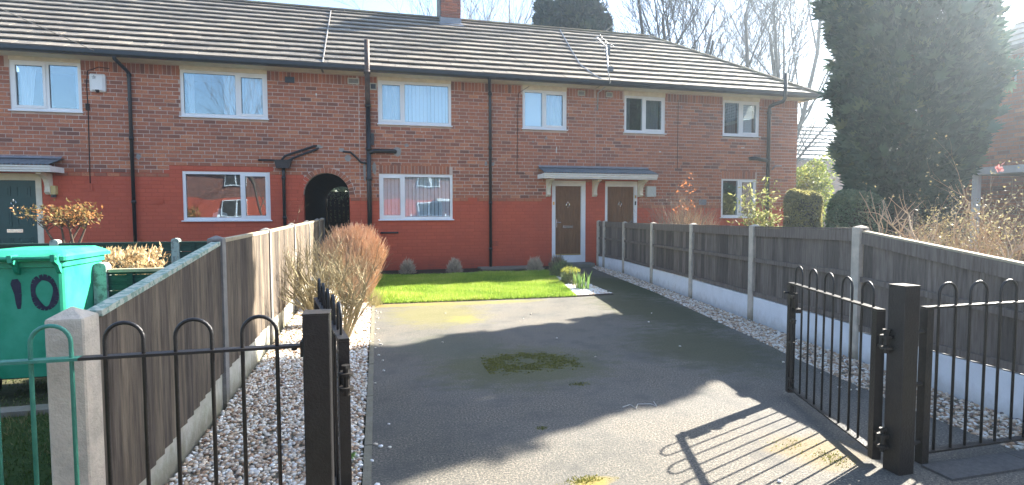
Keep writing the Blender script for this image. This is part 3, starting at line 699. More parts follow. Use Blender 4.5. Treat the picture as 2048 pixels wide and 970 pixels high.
def roof(root, x0, x1, hip=False):
    dk = MB(); dz = .03
    if not hip: dk.add([(x0, EY+.05, EZ-.02), (x1, EY+.05, EZ-.02), (x1, RY, RZ-dz), (x0, RY, RZ-dz), (x0, 2*RY-EY, EZ-.02), (x1, 2*RY-EY, EZ-.02)], [(0, 1, 2, 3), (3, 2, 5, 4)])
    else:
        w_ = RY-EY; hx = HX-w_
        dk.add([(x0, EY+.05, EZ-.02), (HX-.05, EY+.05, EZ-.02), (hx, RY, RZ-dz), (x0, RY, RZ-dz), (x0, 2*RY-EY, EZ-.02), (HX-.05, 2*RY-EY, EZ-.02)], [(0, 1, 2, 3), (3, 2, 5, 4), (1, 5, 2)])
    rf = part('roof', dk, 'roof_tile', root)
    cells = []
    for c in range(NC):
        s0 = c*GA; s1 = s0+GA+.01
        if c == NC-1: s1 = s0+GA-.07
        k = math.floor((x0-(c % 2)*TW/2)/TW); xx = k*TW+(c % 2)*TW/2
        while xx < (x1 if not hip else hipx(s0)):
            a, b = max(xx, x0), min(xx+TW, x1) if not hip else min(xx+TW, hipx(s0)); bb = b if not hip else min(b, hipx(s1))
            if b-a > .03: cells.append((a, b, max(bb, a+.001), s0, s1, abs(b-a-TW) < 1e-6 and bb == b and c < NC-1))
            xx += TW
    fl = sorted([q for q in cells if q[5]], key=lambda q: math.hypot((q[0]+q[1])/2, EY+q[3]*cp_)+.6*q[3])
    pick = set(id(q) for q in fl[:300]); m = MB()
    for q in cells:
        a, b, bb, s0, s1, full = q; tn = R.random()*.999
        if id(q) in pick: link('roof_tile', TV[int(tn*6)], rf, (a, EY+s0*cp_, EZ+s0*sp_))
        else: tile(m, a, b-.005, bb-.005, s0, s1, tn)
    part('roof_tiles', m, 'roof_tile', rf, kind='stuff')
    # back slope as plain courses
    bk = MB()
    for c in range(NC):
        s0 = c*GA; y = 2*RY-EY
        xe = x1 if not hip else hipx(s0)
        def P(x, s, h): return (x, y-s*cp_+h*sp_, EZ+s*sp_+h*cp_)
        bk.add([P(x0, s0, .035), P(xe, s0, .035), P(xe if not hip else hipx(s0+GA), s0+GA, .006), P(x0, s0+GA, .006), P(x0, s0, 0), P(xe, s0, 0)], [(0, 1, 2, 3), (0, 4, 5, 1)])
    if hip:
        for c in range(NC):
            s0 = c*GA; s1 = s0+GA
            def Q(y, s, h): return (HX-s*cp_+h*sp_, y, EZ+s*sp_+h*cp_)
            ya, yb = EY+s0*cp_, 2*RY-EY-s0*cp_; yc, yd = EY+s1*cp_, 2*RY-EY-s1*cp_
            if yc < yd: bk.add([Q(ya, s0, .035), Q(yb, s0, .035), Q(yd, s1, .006), Q(yc, s1, .006), Q(ya, s0, 0), Q(yb, s0, 0)], [(0, 1, 2, 3), (0, 4, 5, 1)])
    part('back_slope_tiles', bk, 'roof_tile', rf, kind='stuff')
    def ridge_piece(a, b, up):
        q = MB(); a = Vector(a); b = Vector(b); d = (b-a).normalized(); r = d.cross(Vector((0, 0, 1))).normalized(); u = r.cross(d)
        rg = []
        for p, rr in ((a, .112), (b, .104)):
            rg.append([p+r*rr*math.cos(k*math.pi/6)+u*rr*.62*math.sin(k*math.pi/6) for k in range(7)]+[p+r*(rr-.02)*math.cos(k*math.pi/6)+u*(rr-.02)*.6*math.sin(k*math.pi/6) for k in range(6, -1, -1)])
        q.loft(rg); part('ridge_tile', q, 'ridge_tile', rf, False)
    xe = x1 if not hip else HX-(RY-EY)
    x = x0
    while x < xe-.02:
        ridge_piece((x, RY, RZ-.01), (min(x+.447, xe), RY, RZ-.008), 1); x += .45
    if hip:
        A = Vector((HX+.0, EY+.0, EZ+.035)); B = Vector((HX-(RY-EY), RY, RZ+.0)); Ln = (B-A).length; k = int(Ln/.42)
        for i in range(k): ridge_piece(A+(B-A)*(i/k), A+(B-A)*((i+.97)/k), 1)
    # eaves: gutter, soffit, brackets
    ex = x1 if not hip else HX-.03
    gt = MB(); gy, gzz = EY-.055, EZ-.005
    pr = [(gy+.056*math.cos(math.pi*k/8), gzz-.062*math.sin(math.pi*k/8)) for k in range(9)]
    pr = [(gy+.056, gzz)]+pr[1:-1]+[(gy-.056, gzz), (gy-.066, gzz+.004), (gy-.062, gzz-.02)]+[(gy-.049*1.0*math.cos(math.pi*k/8)*1.0, gzz-.052*math.sin(math.pi*k/8)) for k in range(1, 8)]
    gt.extrude([(gy-.062, gzz+.012), (gy-.062, gzz-.06), (gy-.04, gzz-.10), (gy+.04, gzz-.10), (gy+.055, gzz-.04), (gy+.055, gzz-.005), (gy+.045, gzz-.005), (gy+.045, gzz-.035), (gy+.033, gzz-.085), (gy-.033, gzz-.085), (gy-.052, gzz-.05), (gy-.052, gzz+.012)], x0, ex)
    part('gutter', gt, 'black_plastic', rf)
    sf = MB(); sf.box(x0, ex-.05, EY+.006, EY+.026, TOPZ-.03, EZ-.04); sf.box(x0, ex-.05, EY+.027, D-.001, TOPZ-.012, TOPZ+.002)
    part('soffit', sf, 'cream_paint', rf)
    if hip:
        sf = MB(); sf.box(HX-.10, HX-.08, EY+.03, 2*RY-EY, TOPZ-.03, EZ-.03); sf.box(11.98, HX-.101, EY+.03, 2*RY-EY, TOPZ-.012, TOPZ+.002); part('soffit', sf, 'cream_paint', rf)
        gg = MB(); gg.box(HX-.03, HX+.06, EY-.11, 2*RY-EY, EZ-.085, EZ-.006); part('gutter', gg, 'black_plastic', rf)
    return rf
def shell(root, x0, x1, right_end=False):
    m = MB(); BYY = 20.2
    if x0 < AX < x1:
        m.box(x0, AX-AR, BYY-.2, BYY, -.05, 4.63); m.box(AX+AR, x1, BYY-.2, BYY, -.05, 4.63); m.box(AX-AR, AX+AR, BYY-.2, BYY, 2.34, 4.63)
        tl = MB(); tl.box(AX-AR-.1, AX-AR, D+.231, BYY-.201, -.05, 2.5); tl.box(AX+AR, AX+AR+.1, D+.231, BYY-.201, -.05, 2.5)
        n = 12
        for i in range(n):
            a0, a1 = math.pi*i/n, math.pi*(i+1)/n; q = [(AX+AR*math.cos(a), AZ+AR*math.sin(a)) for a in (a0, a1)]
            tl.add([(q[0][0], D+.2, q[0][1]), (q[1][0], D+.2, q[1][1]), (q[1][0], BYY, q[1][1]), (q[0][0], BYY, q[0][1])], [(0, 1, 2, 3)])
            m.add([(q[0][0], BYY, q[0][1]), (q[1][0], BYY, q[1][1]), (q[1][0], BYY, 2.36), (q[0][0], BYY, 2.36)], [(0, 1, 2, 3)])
        part('passage_lining', tl, 'shaded_passage_brick', root)
    else: m.box(x0, x1, BYY-.2, BYY, -.05, 4.63)
    e = MB(); 
    m.box(x0, x0+.1, D+.231, BYY-.201, -.05, 4.63); m.box(x1-.1, x1, D+.231, BYY-.201, -.05, 4.63)
    part('side_and_back_walls', m, 'far_brick', root)
    f = MB()
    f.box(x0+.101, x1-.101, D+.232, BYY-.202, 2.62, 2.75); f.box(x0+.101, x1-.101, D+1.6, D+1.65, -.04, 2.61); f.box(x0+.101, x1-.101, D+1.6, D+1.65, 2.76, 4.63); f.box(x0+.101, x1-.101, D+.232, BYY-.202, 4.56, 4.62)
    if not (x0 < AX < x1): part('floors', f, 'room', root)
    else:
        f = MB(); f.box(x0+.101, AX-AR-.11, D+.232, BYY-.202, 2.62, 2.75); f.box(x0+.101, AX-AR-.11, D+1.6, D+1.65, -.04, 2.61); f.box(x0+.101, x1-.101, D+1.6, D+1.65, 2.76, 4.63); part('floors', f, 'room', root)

h1 = thing('terraced_house', 'left house of the brick terrace with the dark green door and the arched passage', 'house', (-4.5, D, 0), 'houses of the brick terrace')
h2 = thing('terraced_house', 'middle house of the brick terrace with the chimney, vertical blinds and the nearer brown door', 'house', (2.8, D, 0), 'houses of the brick terrace')
h3 = thing('terraced_house', 'right end house of the brick terrace under the hipped roof, partly behind the right fence', 'house', (9, D, 0), 'houses of the brick terrace')
for h, a, b, ra, rb, hp in ((h1, -9.6, -.25, -9.6, -1.0, False), (h2, -.25, 5.71, -1.0, 5.71, False), (h3, 5.71, 11.97, 5.71, 11.97, True)):
    mortar_wall(h, a, b); brickwork(h, a, b); shell(h, a, b); roof(h, ra, rb, hp)
window(h1, -7.08, -5.83, 3.525, 4.53, (-6.475, -6.405), 'l', 1, [[('n', 0.0, .62, .35)], [('n', .8, 1)]])
window(h1, -3.98, -2.23, 3.525, 4.52, (-2.885, -2.805), 'r', 1, [[('n', 0, .16, -.4), ('n', .74, 1)], [('n', 0, 1)]])
window(h1, -4.0, -2.22, 1.25, 2.33, (-2.84, -2.775), 'r', 0, [[], []])
window(h2, .19, 1.92, 3.52, 4.53, (.74, .81), 'l', 1, [[('n', 0, 1)], [('v', 0, 1)]])
window(h2, .19, 1.94, 1.25, 2.33, (.715, .79), 'l', 0, [[('v', 0, 1)], [('v', 0, 1)]])
window(h2, 3.73, 4.90, 3.53, 4.50, (4.25, 4.32), 'r', 1, [[('b', 0, 1)], [('n', 0, 1)]])
window(h3, 6.52, 7.71, 3.53, 4.49, (7.045, 7.11), 'r', 1, [[('g', 0, .36)], [('g', .05, .95)]])
window(h3, 9.50, 10.67, 3.545, 4.51, (10.02, 10.11), 'r', 1, [[('g', .3, 1)], [('b', 0, .9)]])
window(h3, 9.49, 10.63, 1.265, 2.35, (10.025, 10.12), 'r', 0, [[('g', 0, .12)], []])
# window board ornaments seen through the left ground floor window
q = MB(); q.loft([[(-3.35+.16*sx*r_, D+.3+.05*math.cos(sx), 1.31+zz) for sx in (-1, -.5, .5, 1)] for r_, zz in ((1, 0), (.9, .09), (.3, .13), (.28, .2))]); part('ornament', q, 'pale_box', h1)
q = MB(); q.tube([(-2.99, D+.3, 1.3), (-2.99, D+.3, 1.62)], .018, 8); part('ornament', q, 'white_plastic', h1)
panel_door(h1, -7.62, -6.614, (-7.54, -6.72, .22, 2.09), .1, 2.23, 'green_door', None, (-7.13, 1.66), (-7.13, 1.05), 'cream_paint', False)
panel_door(h2, 4.51, 5.43, (4.602, 5.313, .292, 2.09), .107, 2.23, 'brown_door', (4.645, 1.12, 1), (4.955, 1.64), (4.955, 1.03))
panel_door(h3, 5.986, 6.912, (6.05, 6.822, .292, 2.09), .107, 2.23, 'brown_door', (6.775, 1.12, -1), (6.43, 1.66), None)
canopy(h1, -9.4, -6.2, (-6.46,)); canopy(h2, 4.12, 7.22, (4.39, 5.66, 6.97), 2.315)
# downpipes, soil pipes
def downpipe(root, x, r=.036):
    pipe(root, 'downpipe', [(x-.10, EY-.055, 4.63), (x-.10, EY-.055, 4.56), (x-.03, D-.12, 4.42), (x, D-.055, 4.36), (x, D-.055, 4.2), (x, D-.055, .02)], r, collars=[(x, D-.055, z) for z in (4.33, 3.0, 1.65, .5)])
downpipe(h1, -4.93); downpipe(h2, 2.88)
pipe(h2, 'vent_pipe', [(-.04, D-.09, .02), (-.04, D-.09, 3.95)], .056, collars=[(-.04, D-.09, z) for z in (3.9, 2.2, 2.9)])
vp = pipe(h2, 'vent_pipe', [(-.04, D-.09, 3.95), (-.045, D-.12, 4.1), (-.045, D-.53, 4.42), (-.045, D-.56, 4.5), (-.045, D-.56, 5.27)], .06, 'soil_pipe', collars=[(-.045, D-.56, 4.56)])
vp['label'] = 'weathered brown upper length of the vent pipe'
pipe(h2, 'waste_pipe', [(-.04, D-.10, 2.80), (.08, D-.10, 2.86), (.5, D-.08, 2.865), (.56, D-.05, 2.865), (.57, D+.01, 2.865)], .05)
pipe(h2, 'waste_pipe', [(-.62, D+.01, 2.83), (-.60, D-.04, 2.83), (-.45, D-.04, 2.82), (-.32, D-.04, 2.70), (-.22, D-.045, 2.59), (-.05, D-.06, 2.56)], .022, n=8)
q = MB(); q.box(.01, .085, D-.09, D-.001, 3.0, 3.27); part('pipe_box', q, 'black_plastic', h2)
q = MB(); q.tube([(.2, D-.04, .93), (.62, D-.04, .93)], .022, 8); part('waste_pipe', q, 'black_plastic', h2, True)
hq = MB(); hp_ = [(-2.06, 2.42), (-1.78, 2.42), (-1.74, 2.58), (-2.10, 2.58)]
hq.extrude(hp_, D-.16, D-.02, 'y'); hq.box(-2.12, -1.72, D-.175, D-.012, 2.581, 2.605); part('hopper', hq, 'black_plastic', h1)
pipe(h1, 'downpipe', [(-1.92, D-.07, 2.42), (-1.92, D-.055, 2.3), (-1.92, D-.055, .02)], .036, collars=[(-1.92, D-.055, z) for z in (2.2, 1.3)])
pipe(h1, 'waste_pipe', [(-2.45, D+.01, 2.60), (-2.43, D-.05, 2.60), (-2.12, D-.05, 2.60), (-2.05, D-.09, 2.56)], .022, n=8)
pipe(h1, 'waste_pipe', [(-1.95, D-.09, 2.6), (-1.88, D-.07, 2.70), (-1.25, D-.05, 2.94), (-1.2, D+.01, 2.95)], .026, n=8)
pipe(h1, 'waste_pipe', [(-1.80, D-.09, 2.6), (-1.70, D-.07, 2.66), (-1.22, D-.05, 2.86), (-1.16, D+.01, 2.90)], .024, n=8)
pipe(h3, 'vent_pipe', [(10.93, D-.09, .02), (10.93, D-.09, 4.30), (10.945, D-.10, 4.38), (11.0, D-.22, 4.43), (11.05, D-.48, 4.45), (11.07, D-.53, 4.53), (11.08, D-.535, 5.2)], .052, collars=[(10.93, D-.09, z) for z in (4.2, 2.9)])
pipe(h3, 'waste_pipe', [(10.39, D+.01, 2.92), (10.41, D-.07, 2.92), (10.5, D-.09, 2.92), (10.93, D-.09, 2.86)], .05)
pipe(h3, 'waste_pipe', [(11.12, D-.03, 2.62), (11.2, D-.05, 2.72), (11.42, D-.05, 2.73)], .018, 'lead', n=8)
# air bricks, boxes, patches, cables
def airbrick(root, x, z, matn='painted_brick', holes='slots', w_=.235, hh=.15):
    q = MB(); q.box(x-w_/2, x+w_/2, D-.012, D-.001, z-hh/2, z+hh/2, 0)
    if holes == 'slots':
        for k in range(3): q.box(x-w_*.42, x+w_*.42, D-.022, D-.0125, z-hh*.36+k*hh*.28, z-hh*.36+k*hh*.28+.018, 0)
    else:
        for i in range(6):
            for j in range(4): q.box(x-w_*.42+i*w_*.15, x-w_*.42+i*w_*.15+.016, D-.0135, D-.0125, z-hh*.4+j*hh*.22, z-hh*.4+j*hh*.22+.015, 1)
    part('air_brick', q, [matn, 'black_plastic'], root)
airbrick(h1, -4.5, 1.68); airbrick(h2, 2.44, 1.70); airbrick(h2, 2.99, .63, holes='dots'); airbrick(h3, 8.9, 1.68, 'lead')
def patch(root, x, z, w_, hh, matn='new_mortar'):
    q = MB(); n = 9; v = [(x+w_/2*math.cos(2*math.pi*k/n)*R.uniform(.7, 1.1), z+hh/2*math.sin(2*math.pi*k/n)*R.uniform(.7, 1.1)) for k in range(n)]
    q.extrude(v, D-.0105, D-.002, 'y'); part('mortar_patch', q, matn, root)
for a in ((h1, -1.15, 2.93, .18, .10), (h1, -.66, 2.87, .16, .12), (h1, -.52, 2.68, .16, .16), (h2, .62, 2.86, .24, .24), (h2, .84, 3.02, .12, .1), (h2, -.14, 2.4, .07, .5), (h2, .08, 2.45, .1, .3), (h2, 2.78, 2.62, .08, .12), (h2, 2.96, 2.62, .08, .12), (h1, -4.83, 2.62, .1, .14), (h2, 4.35, 3.30, .06, .09), (h2, 4.0, 3.2, .05, .06), (h3, 8.2, 4.25, .03, .09)): patch(*a)
def vent(root, x, z, w_, hh, m1, m2='black_plastic'):
    q = MB(); e = .022; q.box(x-w_/2, x-w_/2+e, D-.03, D-.001, z-hh/2, z+hh/2); q.box(x+w_/2-e, x+w_/2, D-.03, D-.001, z-hh/2, z+hh/2)
    q.box(x-w_/2+e, x+w_/2-e, D-.03, D-.001, z-hh/2, z-hh/2+e); q.box(x-w_/2+e, x+w_/2-e, D-.03, D-.001, z+hh/2-e, z+hh/2); q.box(x-w_/2+e, x+w_/2-e, D-.014, D-.009, z-hh/2+e, z+hh/2-e, 1)
    part('wall_vent', q, [m1, m2], root)
vent(h2, .085, 4.37, .16, .16, 'lime_concrete'); vent(h1, -1.75, 4.42, .20, .13, 'black_plastic'); vent(h1, -.36, 4.47, .26, .14, 'lime_concrete', 'grey_concrete')
vent(h2, 5.3, 4.48, .2, .13, 'lime_concrete', 'grey_concrete'); vent(h3, 6.08, 4.48, .18, .13, 'lime_concrete', 'grey_concrete')
q = MB(); q.loft([[(-5.66+a*.29+s1, y, 3.95+b*.37+s2) for a, b, s1, s2 in ((0, 0, .02, 0), (1, 0, -.02, 0), (1, 0, 0, .03), (1, 1, 0, -.03), (1, 1, -.02, 0), (0, 1, .02, 0), (0, 1, 0, -.03), (0, 0, 0, .03))] for y in (D-.001, D-.05)]+[[(-5.515+(a-.5)*.20, D-.085, 4.135+(b-.5)*.30) for a, b in ((.05, 0), (.95, 0), (1, .06), (1, .94), (.95, 1), (.05, 1), (0, .94), (0, .06))]])
ab = part('alarm_box', q, 'white_plastic', h1, label='white alarm box with a dark strobe lens')
q = MB(); q.tube([(-5.515, D-.088, 3.985), (-5.515, D-.05, 3.955)], .035, 10); part('strobe', q, 'black_plastic', ab)
q = MB()                                                     # star emblem on the alarm box
for k in range(5):
    a0 = math.pi/2+k*2*math.pi*2/5; a1 = a0+4*math.pi/5
    q.bar((-5.56+.04*math.cos(a0), D-.088, 4.24+.04*math.sin(a0)), (-5.56+.04*math.cos(a1), D-.088, 4.24+.04*math.sin(a1)), .005, .004)
part('emblem', q, 'grey_sheet', ab)
q = MB(); q.tube([(-5.30, D-.012, 4.45), (-5.5, D-.012, 4.47), (-5.70, D-.012, 4.38), (-5.73, D-.012, 4.1), (-5.72, D-.012, 3.6), (-5.74, D-.012, 2.1), (-5.74, D-.012, 1.9)], .009, 6); q.box(-5.755, -5.69, D-.04, D-.001, 3.56, 3.70); part('cable', q, 'dark_bark', h1)
q = MB(); q.box(-5.79, -5.70, D-.02, D-.004, 1.88, 2.04); part('junction_box', q, 'painted_brick', h1)
q = MB(); q.box(-6.45, -6.33, D-.10, D-.001, 1.80, 1.98); q2 = part('porch_lamp', q, 'lamp_cream', h1); q = MB(); q.tube([(-6.385, D-.06, 1.80), (-6.385, D-.06, 1.74)], .045, 10); part('sensor', q, 'black_plastic', q2)
q = MB(); q.box(7.15, 7.42, D-.10, D-.009, 1.82, 2.10); q.box(7.17, 7.40, D-.112, D-.1005, 1.84, 2.08); part('meter_box', q, 'pale_box', h3, label='pale square meter box right of the doors')
q = MB(); q.box(6.84, 6.87, D-.03, D-.013, 1.60, 1.70); part('door_bell', q, 'black_plastic', h3)
q = MB(); q.box(6.835, 6.875, D-.03, D-.013, 1.78, 1.86); q.box(4.53, 4.57, D-.03, D-.013, 1.6, 1.68); part('door_bell', q, 'brass', h3)
q = MB(); q.tube([(3.62, D-.012, 4.4), (3.6, D-.012, 4.0), (3.58, D-.012, 2.4), (3.8, D-.012, 2.39)], .007, 6); q.tube([(3.62, D-.012, 4.4), (3.9, D-.012, 4.58)], .006, 6); part('cable', q, 'dark_bark', h2)
q = MB(); q.tube([(8.1, D-.012, 4.45), (8.1, D-.012, 2.6)], .007, 6); part('cable', q, 'dark_bark', h3)
# white marks left on the upper wall
q = MB()
for x, z, dx, dz in ((4.6, 3.27, .1, .004), (4.62, 2.93, .02, .16), (4.5, 2.72, .004, .06), (7.55, 3.02, .05, .03), (-1.2, 4.1, .03, .05), (-4.4, 3.66, .03, .02), (2.3, 3.62, .03, .03), (10.1, 3.2, .1, .02), (1.2, 3.34, .02, .02)): q.box(x, x+dx, D-.0115, D-.0085, z, z+max(dz, .006))
part('paint_spots', q, 'white_marks', h2)
# chimney
chx0, chx1, cy0, cy1, chz = 2.02, 2.60, 16.12, 16.95, 8.15
q = MB(); q.box(chx0+.008, chx1-.008, cy0+.008, cy1-.008, 6.2, chz); ch = part('chimney', q, 'mortar', h2)
def zof(y): return EZ+(y-EY)*.7
q = MB(); fz = zof(cy0)
q.box(chx0-.012, chx1+.012, cy0-.014, cy0+.02, fz-.1, fz+.20); q.extrude([(cy0-.16, zof(cy0-.16)+.045), (cy0-.013, fz+.05), (cy0-.013, fz+.06), (cy0-.16, zof(cy0-.16)+.055)], chx0-.06, chx1+.06)
for xe, s in ((chx0, -1), (chx1, 1)): q.extrude([(cy0, fz), (RY, zof(RY)), (RY, zof(RY)+.16), (cy0, fz+.2)], xe-.013 if s < 0 else xe-.002, xe+.002 if s < 0 else xe+.013)
part('flashing', q, 'lead', ch)
q = MB(); q.box(chx0-.02, chx0-.006, cy0+.02, cy1, 6.5, chz); part('render_coat', q, 'grey_concrete', ch, label='grey rendered left face of the chimney')
zz = fz+.21; r_ = 0
while zz < chz-.09:
    x = chx0 - (BL/2 if r_ % 2 else 0)
    while x < chx1-.02:
        a, b = max(x, chx0), min(x+BL, chx1)
        if b-a > .04: m_ = MB(); brickbox(m_, a+.004, b-.004, zz, zz+.074, cy0+.004, .014, 0, R.uniform(.1, .6)); part('brick', m_, 'raw_brick', ch)
        x += BL
    zz += CR; r_ += 1
m_ = MB()
for j in range(14):
    for k in range(4): m_.box(chx1-.009, chx1, cy0+.02+k*.2, cy0+.21+k*.2, fz+.3+j*CR, fz+.3+j*CR+.074, 0, R.uniform(.1, .6))
part('brickwork', m_, 'raw_brick', ch, kind='stuff')
q = MB(); q.box(chx0-.05, chx1+.05, cy0-.05, cy1+.05, chz+.001, chz+.09); part('chimney_cap', q, 'grey_concrete', ch)
for yy in (16.35, 16.72): q = MB(); q.tube([(2.31, yy, chz+.09), (2.31, yy, chz+.40)], [.11, .095], 14); part('chimney_pot', q, 'ridge_tile', ch, True)
# verge seam line and lying cable on the roof
def slope(x, s, h=.05): return (x, EY+s*cp_-h*sp_, EZ+s*sp_+h*cp_)
q = MB(); q.tube([slope(-1.0, s_*.3275+.01, .052 if True else 0) for s_ in range(0, 13)], .016, 6); part('party_line_mortar', q, 'new_mortar', h2)
solo('roof_cable', MB().tube([slope(5.70, 4.0), slope(5.6, 3.0), slope(5.5, 2.0), slope(5.42, 1.0), slope(5.58, .3), slope(5.70, .06)], .016, 6), 'lead', 'grey cable lying down the roof slope to the aerial bracket', 'cable')
# aerial
ta = thing('tv_aerial', 'small television aerial on a thin pole clamped at the eaves above the porch', 'aerial', (5.78, D-.1, 4.1))
part('pole', MB().tube([(5.74, D-.03, 4.06), (5.74, D-.06, 4.5), (5.86, EY-.14, 4.66), (5.80, EY-.14, 4.95), (5.74, EY-.14, 5.58)], .016, 8), 'aluminium', ta, True)
part('clamp', MB().box(5.80, 5.92, EY-.19, EY-.09, 4.93, 5.05), 'grey_sheet', ta)
q = MB(); a0, a1 = Vector((5.40, EY-.35, 5.68)), Vector((5.86, EY-.02, 5.52)); q.bar(a0, a1, .02, .02)
for k in range(7): p = a0+(a1-a0)*(k/6); L = .10 if k < 5 else .15; q.bar(p+Vector((.55*L, -.8*L, .3*L)), p-Vector((.55*L, -.8*L, .3*L)), .008, .008)
part('boom', q, 'aluminium', ta)
part('reflector', MB().bar((5.83, EY-.05, 5.36), (5.83, EY-.05, 5.62), .12, .008), 'grey_sheet', ta)
def wire(pts, r, label):
    a, b = Vector(pts[0]), Vector(pts[1]); q = MB(); q.tube([a+(b-a)*(k/14)-Vector((0, 0, pts[2]*4*(k/14)*(1-k/14))) for k in range(15)], r, 5, caps=False)
    solo('overhead_wire', q, 'black_plastic', label, 'wire', group='overhead wires')
wire(((3.92, D-.05, 4.66), (16.5, 26, 15.0), .35), .006, 'thin overhead wire from the eaves left of the porch up to the bare trees')
wire(((-5.05, EY-.1, 4.66), (-12, 34, 14), .3), .006, 'thin overhead wire crossing the roof above the left downpipe')
wire(((-5.2, D-.05, 4.64), (-12, -9, 7.6), .4), .007, 'thin overhead wire from the eaves out over the street, mirrored in the upper panes')

# ------------------------------------------------------------------ passage gate
pg = thing('passage_gate', 'black wooden picket gate closing the far end of the arched passage', 'gate', (AX, 20.05, 0))
for k in range(7):
    x = AX-.47+k*.142; hgt = 1.93 if k else 1.9
    part('picket', MB().box(x, x+.082, 20.02, 20.045, .08, 1.86+.02*math.sin(k*2)), 'black_paint', pg)
for z in (.35, 1.0, 1.52): part('rail', MB().box(AX-.49, AX+.49, 20.046, 20.09, z, z+.11), 'black_paint', pg)
part('brace', MB().bar((AX-.45, 20.07, .98), (AX+.45, 20.07, .48), .05, .09), 'black_paint', pg)
part('frame', MB().box(AX-.505, AX-.475, 19.95, 20.1, 0, 1.9), 'cream_paint', pg)
struct('passage_floor', MB().box(AX-AR, AX+AR, D-.0, 22, -.05, .0), 'grey_concrete')

# ================================================================== FENCES
def fence_post(parent, x, y, z, matn='concrete', w_=.10, ang=0, cap=True):
    m = MB(); c, s = math.cos(ang), math.sin(ang); h_ = w_/2
    def P(a, b, zz): return (x+a*c-b*s, y+a*s+b*c, zz)
    sl_ = .022                                    # slotted H section: grooves on the two faces along the fence
    prof = [(-h_, -h_), (-.02, -h_), (-.02, -h_+sl_), (.02, -h_+sl_), (.02, -h_), (h_, -h_), (h_, h_), (.02, h_), (.02, h_-sl_), (-.02, h_-sl_), (-.02, h_), (-h_, h_)]
    m.loft([[P(a, b, -.05) for a, b in prof], [P(a, b, z-.035) for a, b in prof]])
    if cap:
        sq = [(-h_, -h_), (h_, -h_), (h_, h_), (-h_, h_)]
        m.loft([[P(a, b, z-.034) for a, b in sq], [P(a*.95, b*.95, z-.02) for a, b in sq], [P(a*.12, b*.12, z) for a, b in sq]])
    return part('post', m, matn, parent)
RP = [(5.733, 13.40, 1.20), (5.729, 13.0, 1.20), (5.674, 11.75, 1.195), (5.383, 9.88, 1.21), (5.107, 8.05, 1.225), (4.806, 6.17, 1.242), (4.473, 4.25, 1.272), (4.13, 2.33, 1.05)]
rf_ = thing('garden_fence', 'right hand fence of dark brown boards on white painted gravel boards between concrete posts', 'fence', (4.8, 8, 0))
for k, (x, y, z) in enumerate(RP):
    fence_post(rf_, x+.04, y, z, 'concrete' if k != 1 else 'concrete', .10, ang=rad(-8))
for k in range(len(RP)-1):
    (xa, ya, za), (xb, yb, zb) = RP[k], RP[k+1]
    A = Vector((xa+.04, ya, 0)); B = Vector((xb+.04, yb, 0)); d = (B-A).normalized(); A += d*.052; B -= d*.052; n_ = Vector((d.y, -d.x, 0))
    if n_.x > 0: n_ = -n_                          # towards the drive
    ga, gb = (.255, .31) if k == 6 else (.255+.009*k, .255+.009*(k+1))
    # gravel board: painted slab with a thin top
    m = MB(); t_ = n_*.025
    m.add([A-t_+Vector((0, 0, -.05)), A+t_+Vector((0, 0, -.05)), B+t_+Vector((0, 0, -.05)), B-t_+Vector((0, 0, -.05)), A-t_+Vector((0, 0, .30 if 0 else ga)), A+t_+Vector((0, 0, ga)), B+t_+Vector((0, 0, gb)), B-t_+Vector((0, 0, gb))],
          [(0, 3, 2, 1), (4, 5, 6, 7), (0, 1, 5, 4), (1, 2, 6, 5), (2, 3, 7, 6), (3, 0, 4, 7)])
    part('gravel_board', m, 'white_masonry_paint', rf_)
    ta_, tb_ = (za-.045, zb-.045) if k < 6 else (1.205, 1.205-.165)
    if k == 6: tb_ = 1.0
    L = (B-A).length; nb = max(2, round(L/.125))
    pn = part('fence_panel', MB().bar(A+Vector((0, 0, ta_+.008)), B+Vector((0, 0, tb_+.008)), .055, .018, 0, .6), 'capping' if k == 6 else 'dark_board', rf_)
    for i in range(nb):
        u0, u1 = i/nb, (i+1)/nb; P0 = A+(B-A)*u0; P1 = A+(B-A)*(u1+.012); th = Vector((0, 0, 0))-n_*.0
        zt0, zt1 = ta_+(tb_-ta_)*u0-.004, ta_+(tb_-ta_)*u1-.004; zb0 = ga+(gb-ga)*u0+.004; zb1 = ga+(gb-ga)*u1+.004
        P0o, P1o = P0+n_*.002, P1-n_*.018; bk_ = -n_*.012
        m = MB(); m.add([P0o+Vector((0, 0, zb0)), P1o+Vector((0, 0, zb1)), P1o+Vector((0, 0, zt1)), P0o+Vector((0, 0, zt0)), P0o+bk_+Vector((0, 0, zb0)), P1o+bk_+Vector((0, 0, zb1)), P1o+bk_+Vector((0, 0, zt1)), P0o+bk_+Vector((0, 0, zt0))],
            [(0, 1, 2, 3), (4, 7, 6, 5), (0, 4, 5, 1), (3, 2, 6, 7), (0, 3, 7, 4), (1, 5, 6, 2)], 0, R.random())
        part('board', m, 'dark_board', pn)
    for (f0, f1, w_, th_) in ((-.055, -.055, .105, .022), ('m', 'm', .05, .032), ('b', 'b', .055, .026)):
        if f0 == 'm': z0_, z1_ = (ga+ta_)/2+.03, (gb+tb_)/2+.03
        elif f0 == 'b': z0_, z1_ = ga+.04, gb+.04
        else: z0_, z1_ = ta_+f0-.002, tb_+f1-.002
        part('rail', MB().bar(A+n_*.016+Vector((0, 0, z0_)), B+n_*.016+Vector((0, 0, z1_)), th_, w_, 0, .75), 'dark_board', pn)
